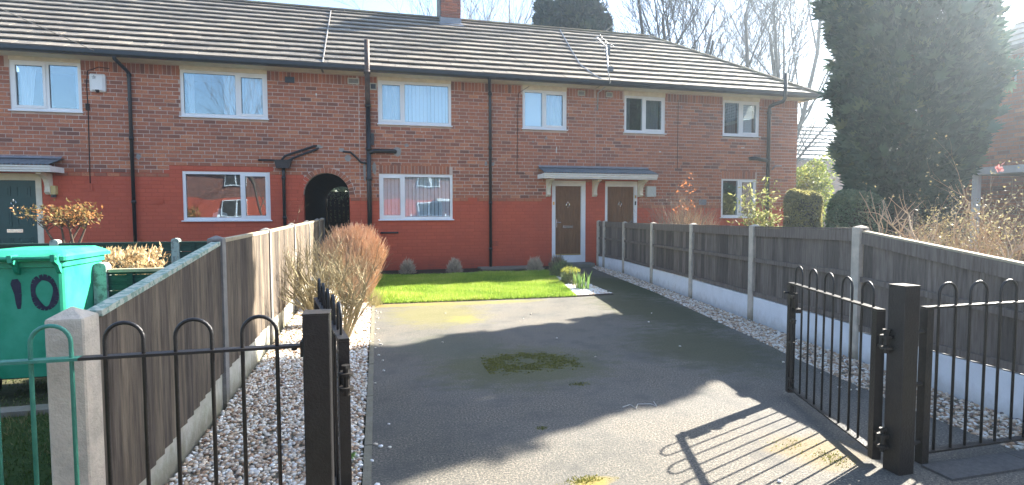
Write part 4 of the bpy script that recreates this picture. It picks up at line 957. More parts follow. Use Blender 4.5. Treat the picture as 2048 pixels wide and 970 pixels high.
# left fence
LP = [(2.47, None), (4.41, 1.235), (6.34, 1.243), (8.30, 1.26), (10.2, 1.272), (12.14, 1.29), (13.30, 1.30)]
lf_ = thing('garden_fence', 'left hand fence of weathered grey brown boards between concrete posts beside the gravel', 'fence', (-1.1, 8, 0))
for y, z in LP[1:]: fence_post(lf_, -1.098, y, z, 'grey_concrete' if z < 1.26 else 'grey_concrete', .10)
cpst = thing('concrete_post', 'big square concrete gate post with a pyramid top behind the left railing', 'post', (-1.10, 2.47, 0))
q = MB(); h_ = .064; cx_, cy_ = -1.13, 2.47
def sq(r, z, ch=.006): return [(cx_+sx*r-(sx*ch if k else 0), cy_+sy*r-(0 if k else sy*ch), z) for sx, sy, k in ((-1, -1, 0), (-1, -1, 1), (1, -1, 1), (1, -1, 0), (1, 1, 0), (1, 1, 1), (-1, 1, 1), (-1, 1, 0))]
q.loft([sq(h_, -.05), sq(h_, .99), sq(h_*.97, .998), sq(.004, 1.036, .001)]); part('shaft', q, 'concrete', cpst)
seq = [(2.47+.07, .985, 4.41-.05, 1.17)] + [(LP[i][0]+.05, LP[i][1]-.05, LP[i+1][0]-.05, LP[i+1][1]-.05) for i in range(1, 6)]
for k, (ya, ta_, yb, tb_) in enumerate(seq):
    X = -1.10; ga, gb = (.12, .235) if k == 0 else (.235, .24)
    m = MB(); m.add([(X-.025, ya, -.05), (X+.025, ya, -.05), (X+.025, yb, -.05), (X-.025, yb, -.05), (X-.025, ya, .25), (X+.025, ya, .25), (X+.025, yb, .25), (X-.025, yb, .25)],
        [(0, 3, 2, 1), (4, 5, 6, 7), (0, 1, 5, 4), (1, 2, 6, 5), (2, 3, 7, 6), (3, 0, 4, 7)])
    part('gravel_board', m, 'lime_concrete', lf_)
    cp0 = part('fence_panel', MB().bar((X+.012, ya, ta_+.01), (X+.012, yb, tb_+.01), .058, .026), 'peeling_green' if k == 0 else 'capping', lf_)
    if k == 0: cp0['label'] = 'sloping panel with a peeling green capping'
    nb = max(3, round((yb-ya)/.125)); 
    for i in range(nb):
        u0, u1 = i/nb, (i+1)/nb; y0, y1 = ya+(yb-ya)*u0, ya+(yb-ya)*(u1)+.012
        zt0, zt1 = ta_+(tb_-ta_)*u0-.004, ta_+(tb_-ta_)*u1-.004; zb_ = (.115+.125*u0 if k == 0 else .225)+R.uniform(-.006, .006)
        xo = .027+.007; m = MB()
        m.add([(X+xo-.010, y0, zb_), (X+xo+.006, y1, zb_), (X+xo+.006, y1, zt1), (X+xo-.010, y0, zt0), (X+xo-.024, y0, zb_), (X+xo-.010, y1, zb_), (X+xo-.010, y1, zt1), (X+xo-.024, y0, zt0)],
            [(0, 1, 2, 3), (4, 7, 6, 5), (0, 4, 5, 1), (3, 2, 6, 7), (0, 3, 7, 4), (1, 5, 6, 2)], 0, R.random())
        part('board', m, 'weathered_board', cp0)
    part('rail', MB().bar((X-.03, ya, (ta_+.2)/2), (X-.03, yb, (tb_+.2)/2), .04, .06), 'weathered_board', cp0)
# neighbour's dark green fences
def green_fence(name, y, x0, x1, posts, zt, label, postm='pale_green_post', pz=.06):
    g_ = thing(name, label, 'fence', ((x0+x1)/2, y, 0))
    for px in posts:
        q = MB(); pts = [(px-.05, -.05), (px+.05, -.05), (px+.05, zt+pz-.03), (px+.035, zt+pz-.008), (px, zt+pz), (px-.035, zt+pz-.008), (px-.05, zt+pz-.03)]
        q.extrude(pts, y-.05, y+.05, 'y'); part('post', q, postm, g_)
    z = .02; k = 0
    while z < zt-.03:
        part('board', MB().box(x0, x1, y-.012-(k % 2)*.004, y+.010, z, min(z+.135, zt-.03), 0, R.random()), 'dark_green_board', g_); z += .14; k += 1
    for px in np.arange(x0+.3, x1-.1, .6): part('batten', MB().box(px, px+.045, y-.034, y-.0165, .03, zt-.04), 'dark_green_board', g_)
    part('capping', MB().box(x0, x1, y-.035, y+.03, zt-.028, zt), 'capping' if name == 'low_green_fence' else 'dark_green_board', g_)
green_fence('low_green_fence', 5.55, -6.0, -1.17, (-2.30, -4.2), .91, 'nearer dark green boarded fence with a peeling pale post right of the bin')
green_fence('boundary_fence', 8.75, -7.0, -1.17, (-5.3, -4.16, -2.70), 1.0, 'farther dark green boarded fence below the red painted wall', 'pale_green_post', .05)

# ================================================================== RAILINGS AND GATES
def bow(parent, ax, ay, bx, by, zr, zt, matn, r=.0065, z0=.06):
    """inverted U bar from the bottom rail over the top rail; ends (ax,ay) and (bx,by)"""
    hw = math.hypot(bx-ax, by-ay)/2; cx, cy = (ax+bx)/2, (ay+by)/2; ux, uy = (bx-ax)/2/hw, (by-ay)/2/hw
    zc = zt-hw; pts = [(ax, ay, z0), (ax, ay, zc)]
    for k in range(1, 12):
        a = math.pi-math.pi*k/12; pts.append((cx+ux*hw*math.cos(a), cy+uy*hw*math.cos(a), zc+hw*math.sin(a)))
    pts += [(bx, by, zc), (bx, by, z0)]
    return part('bow_bar', MB().tube(pts, r, 8), matn, parent, True)
def gate_post(x, y, h, label):
    g_ = thing('gate_post', label, 'post', (x, y, 0), 'black steel gate posts')
    q = MB(); s = .05; e = .004
    def ring(r, z): return [(x+a*r-(a*e if k else 0), y+b_*r-(0 if k else b_*e), z) for a, b_, k in ((-1, -1, 0), (-1, -1, 1), (1, -1, 1), (1, -1, 0), (1, 1, 0), (1, 1, 1), (-1, 1, 1), (-1, 1, 0))]
    q.loft([ring(s, -.06), ring(s, h-.006)]); part('shaft', q, 'black_paint', g_)
    q = MB(); q.loft([ring(s+.001, h-.0055), ring(s+.001, h)]); part('cap', q, 'rusty_black_paint', g_)
    return g_
gpl = gate_post(-.213, 2.26, 1.011, 'black square steel gate post left of the drive opening')
gpr = gate_post(2.735, 2.295, 1.011, 'black square steel gate post right of the drive opening, mud at its foot')
def railing(root, x0, x1, y, zr, zt, bows, matn, greenx=None):
    if greenx is None: part('top_rail', MB().box(x0, x1, y-.02, y+.02, zr-.005, zr+.005), matn, root)
    else:
        part('top_rail', MB().box(greenx, x1, y-.02, y+.02, zr-.005, zr+.005), matn, root)
        part('top_rail', MB().box(x0, greenx-.0005, y-.0202, y+.0202, zr-.0052, zr+.0052), 'green_paint', root, label='green painted length of the top rail')
    part('bottom_rail', MB().box(x0, x1, y-.02, y+.02, .055, .065), matn, root)
    for a, b in bows:
        g_ = greenx is not None and a < greenx-.0
        bo = bow(root, a, y, b, y, zr, zt, matn if not g_ else 'green_paint', .0075)
        if g_: bo['label'] = 'green painted bow bar'
rl = thing('bow_top_railing', 'black bow top railing left of the drive, its far left bow painted green', 'railing', (-.8, 2.27, 0))
railing(rl, -2.6, -.264, 2.27, .878, 1.0, [(-2.31+.228*k, -2.31+.228*k+.123) for k in range(9)], 'black_paint', -1.02)
q = MB(); q.box(-.275, -.2635, 2.235, 2.305, .84, .90); q.tube([(-.30, 2.27, .862), (-.30, 2.27, .872)], .012, 6); part('fixing_plate', q, 'rusty_black_paint', rl)
# right railing
rr = thing('bow_top_railing', 'black bow top railing right of the right gate post in front of the fence', 'railing', (3.5, 2.34, 0))
railing(rr, 2.93, 4.15, 2.34, .872, 1.003, [(3.035+.228*k, 3.035+.228*k+.122) for k in range(5)], 'black_paint')
part('end_stile', MB().box(2.93, 2.975, 2.318, 2.362, .0, .866), 'rusty_black_paint', rr)
for z in (.12, .45, .74): part('fixing_bolt', MB().tube([(2.785, 2.31, z), (2.93, 2.34, z)], .012, 8), 'rusty_black_paint', rr)
# gates
def gate(p0, p1, label, nb=5, zr=.862, zt=1.0, flip=1):
    A = Vector((p0[0], p0[1], 0)); B = Vector((p1[0], p1[1], 0)); d = (B-A).normalized(); n_ = Vector((d.y, -d.x, 0)); L = (B-A).length
    g_ = thing('driveway_gate', label, 'gate', (p0[0], p0[1], 0), 'pair of black bow top driveway gates')
    up = Vector((0, 0, 1))
    part('hinge_stile', MB().bar(A+up*.03, A+up*(zr-.006), .045, .045, up=n_), 'black_paint', g_)
    part('latch_stile', MB().bar(B+up*.03, B+up*(zr-.006), .045, .045, up=n_), 'black_paint', g_)
    part('top_rail', MB().bar(A-d*.023+up*zr, B+d*.023+up*zr, .045, .010), 'black_paint', g_)
    part('bottom_rail', MB().bar(A+d*.024+up*.07, B-d*.024+up*.07, .045, .010), 'black_paint', g_)
    pitch = L/(nb+.02)
    for k in range(nb):
        c = A+d*(pitch*(k+.5)+.0); a = c-d*.058; b = c+d*.058
        bow(g_, a.x, a.y, b.x, b.y, zr, zt, 'black_paint', .0068, .066)
    for z in (.16, .70):                        # hinge bands clasping the post side
        q = MB(); hx = A-d*.055; q.tube([A+up*(z-.03)-d*.0+n_*.0+d*(-.035), A+up*(z+.03)+d*(-.035)], .014, 10)
        for dz in (-.03, .03): q.tube([A+d*(-.075)+up*(z+dz-.007), A+d*(-.075)+up*(z+dz+.007)], .030, 12); q.bar(A-d*.02+up*(z+dz), A-d*.09+up*(z+dz), .035, .010)
        q.tube([A-d*.075+up*(z-.06), A-d*.075+up*(z+.055)], .013, 8); q.tube([A-d*.075+up*(z+.055), A-d*.075+up*(z+.068)], .020, 6)
        part('hinge', q, 'rusty_black_paint', g_)
    return g_, A, B, d, n_, up
g1_, A, B, d, n_, up = gate((2.69, 2.40), (3.065, 3.47), 'right gate swung open inward, its barred shadow on the sunlit asphalt', 5)
# drop bolt and latch on the right gate's free end
q = MB(); bo = B-d*.07; q.tube([bo+n_*(-.02)+up*.10, bo+n_*(-.02)+up*.60], .009, 8); q.tube([bo+n_*(-.02)+up*.60, bo-n_*.02-d*.05+up*.60], .008, 8)
for z in (.14, .42, .58): q.bar(B-d*.0-n_*.012+up*z, B-d*.09-n_*.012+up*z, .018, .022)
part('drop_bolt', q, 'black_paint', g1_)
q = MB(); q.bar(B-d*.01+up*.74, B-d*.085+up*.74, .02, .115); q.bar(B-d*.02-n_*.03+up*.77, B-d*.11-n_*.03+up*.77, .012, .022); q.bar(B+n_*.03+d*.02+up*.66, B-d*.06+n_*.03+up*.66, .05, .03); q.tube([B+n_*.02+up*.79, B-n_*.06+up*.79], .008, 8)
part('latch', q, 'black_paint', g1_)
g2_, A, B, d, n_, up = gate((-.125, 2.42), (-.335, 3.62), 'left gate swung open and seen edge-on behind the left gate post', 5, .862, .998)

# ================================================================== WHEELIE BIN
wb = thing('wheelie_bin', 'green wheeled bin with 10 scrawled in black, left of the concrete post', 'bin', (-2.62, 5.2, 0))
def rr_(cx, cy, hx, hy, z, r, n=4):
    out = []
    for sx, sy, a0 in ((1, 1, 0), (-1, 1, 90), (-1, -1, 180), (1, -1, 270)):
        for k in range(n+1):
            a = rad(a0+90*k/n); out.append((cx+sx*(hx-r)+r*math.cos(a), cy+sy*(hy-r)+r*math.sin(a), z))
    return out
bx_, by_ = -2.63, 5.36
q = MB(); q.loft([rr_(bx_, by_+.03, .235, .27, .10, .04), rr_(bx_, by_+.02, .255, .30, .22, .045), rr_(bx_, by_, .285, .345, .98, .05), rr_(bx_, by_, .30, .36, .985, .05), rr_(bx_, by_, .30, .36, 1.03, .05)]); part('body', q, 'green_bin', wb, False)
q = MB(); q.loft([rr_(bx_, by_, .318, .385, 1.033, .05), rr_(bx_, by_, .322, .39, 1.065, .05), rr_(bx_, by_-.0, .315, .37, 1.08, .06), rr_(bx_, by_+.0, .27, .30, 1.115, .08), rr_(bx_, by_, .15, .18, 1.122, .08)]); q.box(bx_+.05, bx_+.30, by_+.36, by_+.44, 1.03, 1.06); part('lid', q, 'green_bin', wb, False)
q = MB(); q.tube([(bx_-.30, by_-.43, 1.062), (bx_+.285, by_-.43, 1.062)], .017, 12); part('handle', q, 'green_bin', wb, True)
for hx in (-.26, -.02, .255):
    q = MB(); q.extrude([(by_-.455, 1.085), (by_-.36, 1.085), (by_-.352, .93), (by_-.375, .95), (by_-.40, 1.0), (by_-.45, 1.03)], bx_+hx, bx_+hx+.028); part('hinge', q, 'green_bin', wb)
q = MB(); q.tube([(bx_-.27, by_-.22, .10), (bx_+.27, by_-.22, .10)], .012, 8); part('axle', q, 'black_plastic', wb)
for sx in (-1, 1):
    q = MB(); q.tube([(bx_+sx*.27, by_-.22, .05), (bx_+sx*.31, by_-.22, .05)], .10, 16); part('wheel', q, 'black_plastic', wb, True)
q = MB()
def bface(z): return by_-.30-.045*(z-.22)/.76*1.0+.0 + .016-.0
def stroke(pts, wd):
    for k in range(len(pts)-1):
        (x0, z0), (x1, z1) = pts[k], pts[k+1]; w0 = wd[k]; w1 = wd[k+1]; dx, dz = x1-x0, z1-z0; L = math.hypot(dx, dz) or 1; nx, nz = -dz/L, dx/L
        ys = lambda z: by_+.02*(1-(z-.22)/.76)-(.30+.045*(z-.22)/.76)-.0022
        v = [(x0+nx*w0, ys(z0+nz*w0), z0+nz*w0), (x1+nx*w1, ys(z1+nz*w1), z1+nz*w1), (x1-nx*w1, ys(z1-nz*w1), z1-nz*w1), (x0-nx*w0, ys(z0-nz*w0), z0-nz*w0)]
        v += [(a, b+.0015, c) for a, b, c in v]; q.add(v, [(0, 1, 2, 3), (4, 7, 6, 5), (0, 4, 5, 1), (2, 6, 7, 3)])
ox = bx_-.015
stroke([(ox-.02, .895), (ox-.018, .86), (ox-.01, .78), (ox-.012, .70), (ox-.012, .66)], [.018, .034, .024, .018, .010])
part('painted_numeral', q, 'marker', wb, label='scrawled numeral 1'); q = MB()
cz, cxn = .78, ox+.165
stroke([(cxn+.075*math.sin(a)*(1+.1*math.cos(a)), cz+.125*math.cos(a)) for a in np.linspace(-.3, 2*math.pi-.35, 22)], [.020+.005*math.sin(k) for k in range(22)])
part('painted_numeral', q, 'marker', wb, label='scrawled numeral 0')

# ================================================================== PLANTS
def twigs(m, base, n, length, spread, r0, rs, levels=2, up=.8, curve=.25, kids=3, sides=3, taper=.5, segs=3, basew=.03):
    """n stems from a base point, each with side shoots"""
    tips = []
    def grow(p, d, L, r, lv):
        pts = [p.copy()]; rr = [r]; dd = d.copy()
        for k in range(segs):
            dd = (dd+Vector((rs.gauss(0, curve), rs.gauss(0, curve), rs.gauss(.08, curve*.6)))).normalized()
            p = p+dd*(L/segs); pts.append(p.copy()); rr.append(r*(1-(1-taper)*(k+1)/segs))
        m.tube(pts, rr, sides, caps=False, tone=rs.random())
        if lv == 0: tips.append((p, dd)); return
        for i in range(kids):
            k = rs.randint(1, segs); q_ = pts[k]; dv = (dd*.8+Vector((rs.gauss(0, .55), rs.gauss(0, .55), rs.gauss(.25, .35)))).normalized()
            grow(q_, dv, L*rs.uniform(.45, .75), rr[k]*.7, lv-1)
        tips.append((p, dd))
    for i in range(n):
        a = rs.uniform(0, 2*math.pi); s_ = spread*math.sqrt(rs.random())
        d_ = Vector((math.cos(a)*s_, math.sin(a)*s_, up)).normalized()
        grow(Vector(base)+Vector((math.cos(a)*basew*rs.random(), math.sin(a)*basew*rs.random(), 0)), d_, length*rs.uniform(.7, 1.1), r0*rs.uniform(.6, 1.1), levels)
    return tips
def leaves(tips, per, size, matn, name, parent, jit=.05, shape=LEAF, wid=.5, seed=1):
    rs = np.random.RandomState(seed); P = np.repeat(np.array([tuple(t_[0]) for t_ in tips]), per, axis=0); n = len(P)
    P = P+rs.normal(0, jit, (n, 3)); S = rs.uniform(.6, 1.2, n)*size
    V, Fc = scatter(shape[0], shape[1], rotm(n, None, rs), P, np.stack([S*wid, S, S], 1))
    return link(name, npmesh(name, V, Fc, [matn], np.repeat(rs.uniform(0, 1, n), len(shape[0]))), parent, kind='stuff')
def ballplant(name, c, r, h, matn, label, n=900, cat='shrub', seed=1, group=None, ln=.09):
    rs = np.random.RandomState(seed); p = thing(name, label, cat, (c[0], c[1], 0), group)
    u = rs.normal(size=(n, 3)); u[:, 2] = np.abs(u[:, 2])*.9+.05*rs.normal(size=n); u /= np.linalg.norm(u, axis=1)[:, None]
    rr = rs.uniform(.45, 1.0, n)**.6*(1+.12*np.sin(u[:, 0]*7+seed)*np.cos(u[:, 1]*6)); P = np.column_stack([c[0]+u[:, 0]*r*rr, c[1]+u[:, 1]*r*rr, c[2]+np.clip(u[:, 2], .0, 1)*h*rr])
    # blades point outward: build from direction
    zx = u+rs.normal(0, .35, (n, 3))+np.array([0, 0, .5]); zx /= np.linalg.norm(zx, axis=1)[:, None]
    t1 = np.cross(zx, rs.normal(size=(n, 3))); t1 /= np.linalg.norm(t1, axis=1)[:, None]; t2 = np.cross(zx, t1)
    M = np.stack([t1, t2, zx], 2)
    V, Fc = scatter(BLADE[0], BLADE[1], M, P-zx*ln*.5, np.stack([rs.uniform(.008, .014, n), rs.uniform(.01, .03, n), ln*rs.uniform(.6, 1.2, n)], 1))
    link('foliage', npmesh('foliage', V, Fc, [matn], np.repeat(rs.uniform(0, 1, n), 3)), p, kind='stuff')
    m = MB(); rg = random.Random(seed); twigs(m, (c[0], c[1], 0), 14, h*.7, 1.0, .006, rg, 1, .8, .2, 2); part('stems', m, 'grey_twig', p)
    return p
ballplant('small_shrub', (.79, 12.78, .02), .19, .34, 'heath_grey', 'first small round grey brown shrub from the left, below the ground floor window', 1500, seed=3, group='small clipped shrubs in the bed')
ballplant('small_shrub', (1.86, 12.72, .02), .19, .34, 'heath_grey', 'second small round grey brown shrub from the left, behind the white pebbles', 1500, seed=4, group='small clipped shrubs in the bed')
ballplant('small_shrub', (3.77, 12.55, .02), .21, .34, 'heath_grey', 'third small round grey brown shrub, left of the brown front door', 1700, seed=5, group='small clipped shrubs in the bed')
ballplant('heather', (4.22, 12.15, .0), .24, .42, 'heath_plum', 'dark plum and grey upright heather below the brown front door', 1700, seed=6, ln=.13)
ballplant('heather', (4.05, 11.35, .0), .30, .36, 'heath_green', 'rounded green heather in the middle of the white chippings', 2400, seed=8)
hg = ballplant('heather', (3.78, 10.15, .0), .22, .30, 'heath_green', 'low heather with bright yellow tips beside the daffodil leaves', 1700, seed=9)
rs = np.random.RandomState(5); n = 330; a = rs.uniform(0, 2*np.pi, n); r = .2*np.sqrt(rs.uniform(0, 1, n)); P = np.column_stack([3.78+r*np.cos(a), 10.15+r*np.sin(a), .30-.5*r*r/.04*.12+rs.uniform(-.02, .02, n)])
V, Fc = scatter(BLADE[0], BLADE[1], rotm(n, .5, rs), P, np.stack([rs.uniform(.012, .02, n)]*2+[rs.uniform(.03, .06, n)], 1)); link('yellow_tips', npmesh('yellow_tips', V, Fc, ['heath_gold'], np.repeat(rs.uniform(0, 1, n), 3)), hg, kind='stuff')
df = thing('daffodil_clump', 'clump of upright green daffodil leaves at the point of the white chippings', 'plant', (3.68, 9.3, 0))
rg = random.Random(3)
for k in range(46):
    x, y = 3.68+rg.gauss(0, .06), 9.35+rg.gauss(0, .07); h_ = rg.uniform(.2, .38); dx, dy = rg.gauss(0, .05), rg.gauss(0, .04); w_ = .009; m = MB(); a = rg.uniform(0, 3.1)
    cx, sx = math.cos(a)*w_, math.sin(a)*w_
    m.add([(x-cx, y-sx, 0), (x+cx, y+sx, 0), (x+cx+dx*.4, y+sx+dy*.4, h_*.6), (x-cx+dx*.4, y-sx+dy*.4, h_*.6), (x+dx, y+dy, h_)], [(0, 1, 2, 3), (3, 2, 4)], 0, rg.random())
    part('leaf', m, 'daffodil_leaf', df)
wd = thing('weed', 'small green weed growing in the gravel beside the left gate', 'plant', (-.13, 3.1, 0)); m = MB()
for k in range(26):
    a = rg.uniform(0, 6.28); L = rg.uniform(.035, .07); m.add([(-.14, 3.12, .02), (-.14+L*.6*math.cos(a-.25), 3.12+L*.6*math.sin(a-.25), .05), (-.14+L*math.cos(a), 3.12+L*math.sin(a), .045), (-.14+L*.6*math.cos(a+.25), 3.12+L*.6*math.sin(a+.25), .05)], [(0, 1, 2, 3)], 0, rg.random())
part('leaf_rosette', m, 'daffodil_leaf', wd)
# tall rusty clipped shrub
cs = thing('clipped_shrub', 'dense rust orange twiggy shrub clipped to a dome beside the lawn', 'shrub', (-.22, 8.8, 0))
m = MB(); rg = random.Random(21); cx, cy = -.27, 8.85
for k in range(6500):                                   # upright shoots filling a dome
    u = rg.random()**.5; a = rg.uniform(0, 6.283); rad_ = .44*u; zt = 1.24-.42*u**3+rg.gauss(0, .035); z0 = rg.uniform(.05, 1.05)**(1.0 if k % 3 else 1.8)
    if z0 > zt-.1: z0 = zt-rg.uniform(.12, .3)
    f0 = .42+.58*min(1, z0/.62)**.8; x0, y0 = cx+rad_*f0*math.cos(a), cy+rad_*f0*math.sin(a)*.9; L = rg.uniform(.14, .34); z1 = min(zt, z0+L); L = z1-z0; lean = .22*u
    x1, y1 = x0+L*(lean*math.cos(a)+rg.gauss(0, .18)), y0+L*(lean*math.sin(a)+rg.gauss(0, .18))
    m.tube([(x0, y0, z0), ((x0+x1)/2+rg.gauss(0, .008), (y0+y1)/2+rg.gauss(0, .008), (z0+z1)/2), (x1, y1, z1)], [.0046, .0038, .002], 3, caps=False, tone=rg.random())
part('shoots', m, 'rust_twig', cs, kind='stuff')
m = MB(); twigs(m, (cx, cy, 0), 26, .6, .5, .011, rg, 2, 1.0, .12, 3, segs=3, basew=.12); part('stems', m, 'olive_twig', cs, kind='stuff')
m = MB()
for k in range(160):
    a = rg.uniform(0, 6.28); r = rg.uniform(.0, .16); L = rg.uniform(.12, .35); x, y = .02+r*math.cos(a)*.8, 8.55+r*math.sin(a); m.add([(x-.003, y, 0), (x+.003, y, 0), (x+rg.gauss(0, .08), y+rg.gauss(0, .08), L)], [(0, 1, 2)], 0, rg.uniform(.6, 1))
part('dry_grass_tuft', m, 'buff_leaf', cs, kind='stuff')
def bush(name, base, n, L, spread, r0, matn, label, seed, levels=2, up=.8, curve=.2, kids=3, leaf=None, basew=.06, segs=3):
    b_ = thing(name, label, 'shrub', base); m = MB(); rg = random.Random(seed); tips = twigs(m, base, n, L, spread, r0, rg, levels, up, curve, kids, basew=basew, segs=segs)
    part('branches', m, matn, b_, kind='stuff')
    if leaf: leaves(tips, leaf[1], leaf[2], leaf[0], 'leaves', b_, leaf[3] if len(leaf) > 3 else .04, wid=leaf[4] if len(leaf) > 4 else .5, seed=seed)
    return b_
bush('bare_bush', (-.66, 7.2, 0), 30, .68, .66, .017, 'olive_twig', 'bare greenish twiggy bush nearest the left fence', 5, 3, .95, .16, 3)
bush('bare_bush', (-.33, 6.35, 0), 18, .64, .36, .016, 'olive_twig', 'thin bare upright bush between the open left gate and the rusty shrub', 8, 3, 1.0, .14, 3)
# left garden
bh = thing('beech_hedge', 'low pale straw coloured clipped hedge behind the green bin', 'hedge', (-2.75, 6.9, 0))
rs = np.random.RandomState(2); n = 5200; P = np.column_stack([rs.uniform(-3.0, -2.32, n), rs.uniform(6.5, 7.2, n), rs.uniform(.3, .98, n)]); k_ = (P[:, 2] > .84) | (P[:, 1] < 6.62) | (P[:, 0] > -2.42)
P = P[k_]; n = len(P); P += rs.normal(0, .015, (n, 3)); V, Fc = scatter(LEAF[0], LEAF[1], rotm(n, 1.3, rs), P, np.stack([rs.uniform(.012, .03, n), rs.uniform(.02, .05, n), rs.uniform(.04, .09, n)], 1))
link('leaves', npmesh('leaves', V, Fc, ['beech_leaf'], np.repeat(rs.uniform(0, 1, n), 4)), bh, kind='stuff')
m = MB(); twigs(m, (-2.7, 6.85, 0), 40, .7, .7, .008, random.Random(4), 1, 1, .15, 3, basew=.3); part('stems', m, 'olive_twig', bh, kind='stuff')
sm = thing('small_tree', 'small multi stemmed shrub with copper and green leaves in front of the dark green door', 'tree', (-4.95, 10.8, 0)); m = MB(); tips = []
rg = random.Random(12)
for sx, sy, tx, ty in ((-.15, 0, -.38, 0), (-.05, .02, -.15, .1), (.05, 0, .05, -.1), (.12, 0, .30, 0), (.0, .05, .16, .15)):
    p0 = Vector((-4.95+sx, 10.8+sy, 0)); p1 = Vector((-4.95+sx*1.3, 10.8+sy, .9)); p2 = Vector((-4.95+tx, 10.8+ty, 1.28)); m.tube([p0, p0.lerp(p1, .5)+Vector((.02, 0, 0)), p1, p2], [.03, .026, .02, .012], 6, caps=False)
    for k in range(9):
        e = p2+Vector((rg.gauss(0, .17), rg.gauss(0, .17), rg.uniform(.02, .22))); m.tube([p1.lerp(p2, rg.uniform(.5, 1)), e], [.008, .003], 4, caps=False); tips.append((e, 0))
part('trunk', m, 'bark', sm); leaves(tips, 22, .075, 'red_leaf', 'crown', sm, .07, wid=.4, seed=4)
# right side, beyond the fence
bush('twiggy_shrub', (6.62, 10.55, 0), 44, .95, .40, .022, 'tan_twig', 'tan twiggy shrub with a few orange leaves behind the right fence', 31, 3, 1.0, .13, 3, ('orange_leaf', 0, .07))
b_ = [o for o in COL.objects if o.name.startswith('twiggy_shrub')][-1]
rg = random.Random(8); tp = [(Vector((6.55+rg.gauss(-.02, .06), 10.5+rg.gauss(0, .1), 2.0+rg.gauss(-.05, .09))), 0) for _ in range(14)]+[(Vector((6.4+rg.gauss(0, .12), 10.4, 1.5+rg.gauss(0, .05))), 0) for _ in range(12)]
leaves(tp, 3, .08, 'orange_leaf', 'leaves', b_, .04, wid=.4, seed=2)
m = MB(); twigs(m, (6.4, 10.7, 0), 60, 1.1, .5, .014, random.Random(77), 2, 1.0, .14, 4, basew=.2); part('fine_twigs', m, 'grey_twig', b_, kind='stuff')
bb = thing('bamboo_shrub', 'tall airy shrub with yellow green leaves in front of the right end window', 'shrub', (8.72, 10.9, 0)); m = MB(); rg = random.Random(15); tips = []
for k in range(15):
    x0 = 8.70+rg.gauss(0, .07); x1 = 8.70+rg.uniform(-.45, .45); h_ = rg.uniform(1.3, 2.6)*(1-.3*abs(x1-8.8)/.45); y0 = 10.9+rg.gauss(0, .1)
    pts = [Vector((x0, y0, 0)), Vector((x0*.7+x1*.3, y0, h_*.45)), Vector((x1, y0+rg.gauss(0, .1), h_))]; m.tube(pts, [.011, .009, .004], 5, caps=False)
    for j in range(15):
        u = rg.uniform(.35, 1); p = pts[1].lerp(pts[2], (u-.45)/.55) if u > .45 else pts[0].lerp(pts[1], u/.45); e = p+Vector((rg.gauss(0, .12), rg.gauss(0, .12), rg.uniform(0, .1))); m.tube([p, e], [.004, .002], 3, caps=False); tips.append((e, 0))
part('stems', m, 'olive_twig', bb); leaves(tips, 5, .12, 'bamboo_leaf', 'leaves', bb, .05, wid=.3, seed=6)
def boxhedge(name, x0, x1, y0, y1, z1, matn, label, n, size, seed, rough=.03):
    h = thing(name, label, 'hedge', ((x0+x1)/2, (y0+y1)/2, 0)); rs = np.random.RandomState(seed)
    u = rs.uniform(-1, 1, (n*2, 3)); k = rs.randint(0, 5, n*2); s = np.array([x1-x0, y1-y0, z1])/2
    for i, (ax, sg) in enumerate(((0, 1), (0, -1), (1, -1), (1, 1), (2, 1))): u[k == i, ax] = sg*rs.uniform(.93, 1.02, (k == i).sum())
    L4 = (np.abs(u)**4).sum(1)**(1/4.); u = u/np.maximum(L4, .98)[:, None]
    wv = 1+rough*(np.sin(u[:, 0]*5+seed)+np.sin(u[:, 2]*6+u[:, 1]*4))
    P = np.column_stack([(x0+x1)/2+u[:, 0]*s[0]*wv, (y0+y1)/2+u[:, 1]*s[1]*wv, z1/2+u[:, 2]*s[2]*(1+(wv-1)*.5)])
    N = len(P); S = rs.uniform(.6, 1.3, N)*size; V, Fc = scatter(LEAF[0], LEAF[1], rotm(N, None, rs), P, np.stack([S*.6, S, S], 1))
    tn = np.clip(rs.uniform(0, 1, N)*.8+.2*np.sin(P[:, 0]*9+P[:, 2]*7), 0, 1); link('leaves', npmesh('leaves', V, Fc, [matn], np.repeat(tn, 4)), h, kind='stuff')
    m = MB(); q = [(x0+(x1-x0)*.12), (x1-(x1-x0)*.12), y0+(y1-y0)*.12, y1-(y1-y0)*.12]; m.box(*q, .0, z1*.9); part('inner_twigs', m, 'dark_bark', h)
    return h
boxhedge('clipped_hedge', 7.12, 7.98, 6.98, 7.45, 1.72, 'box_leaf', 'rounded green clipped hedge block behind the last fence post', 9000, .045, 3)
boxhedge('privet_hedge', 10.2, 11.1, 11.55, 12.0, 1.93, 'privet_leaf', 'straggly yellowish privet hedge between the house corner and the green clipped hedge', 7000, .06, 4, .06)
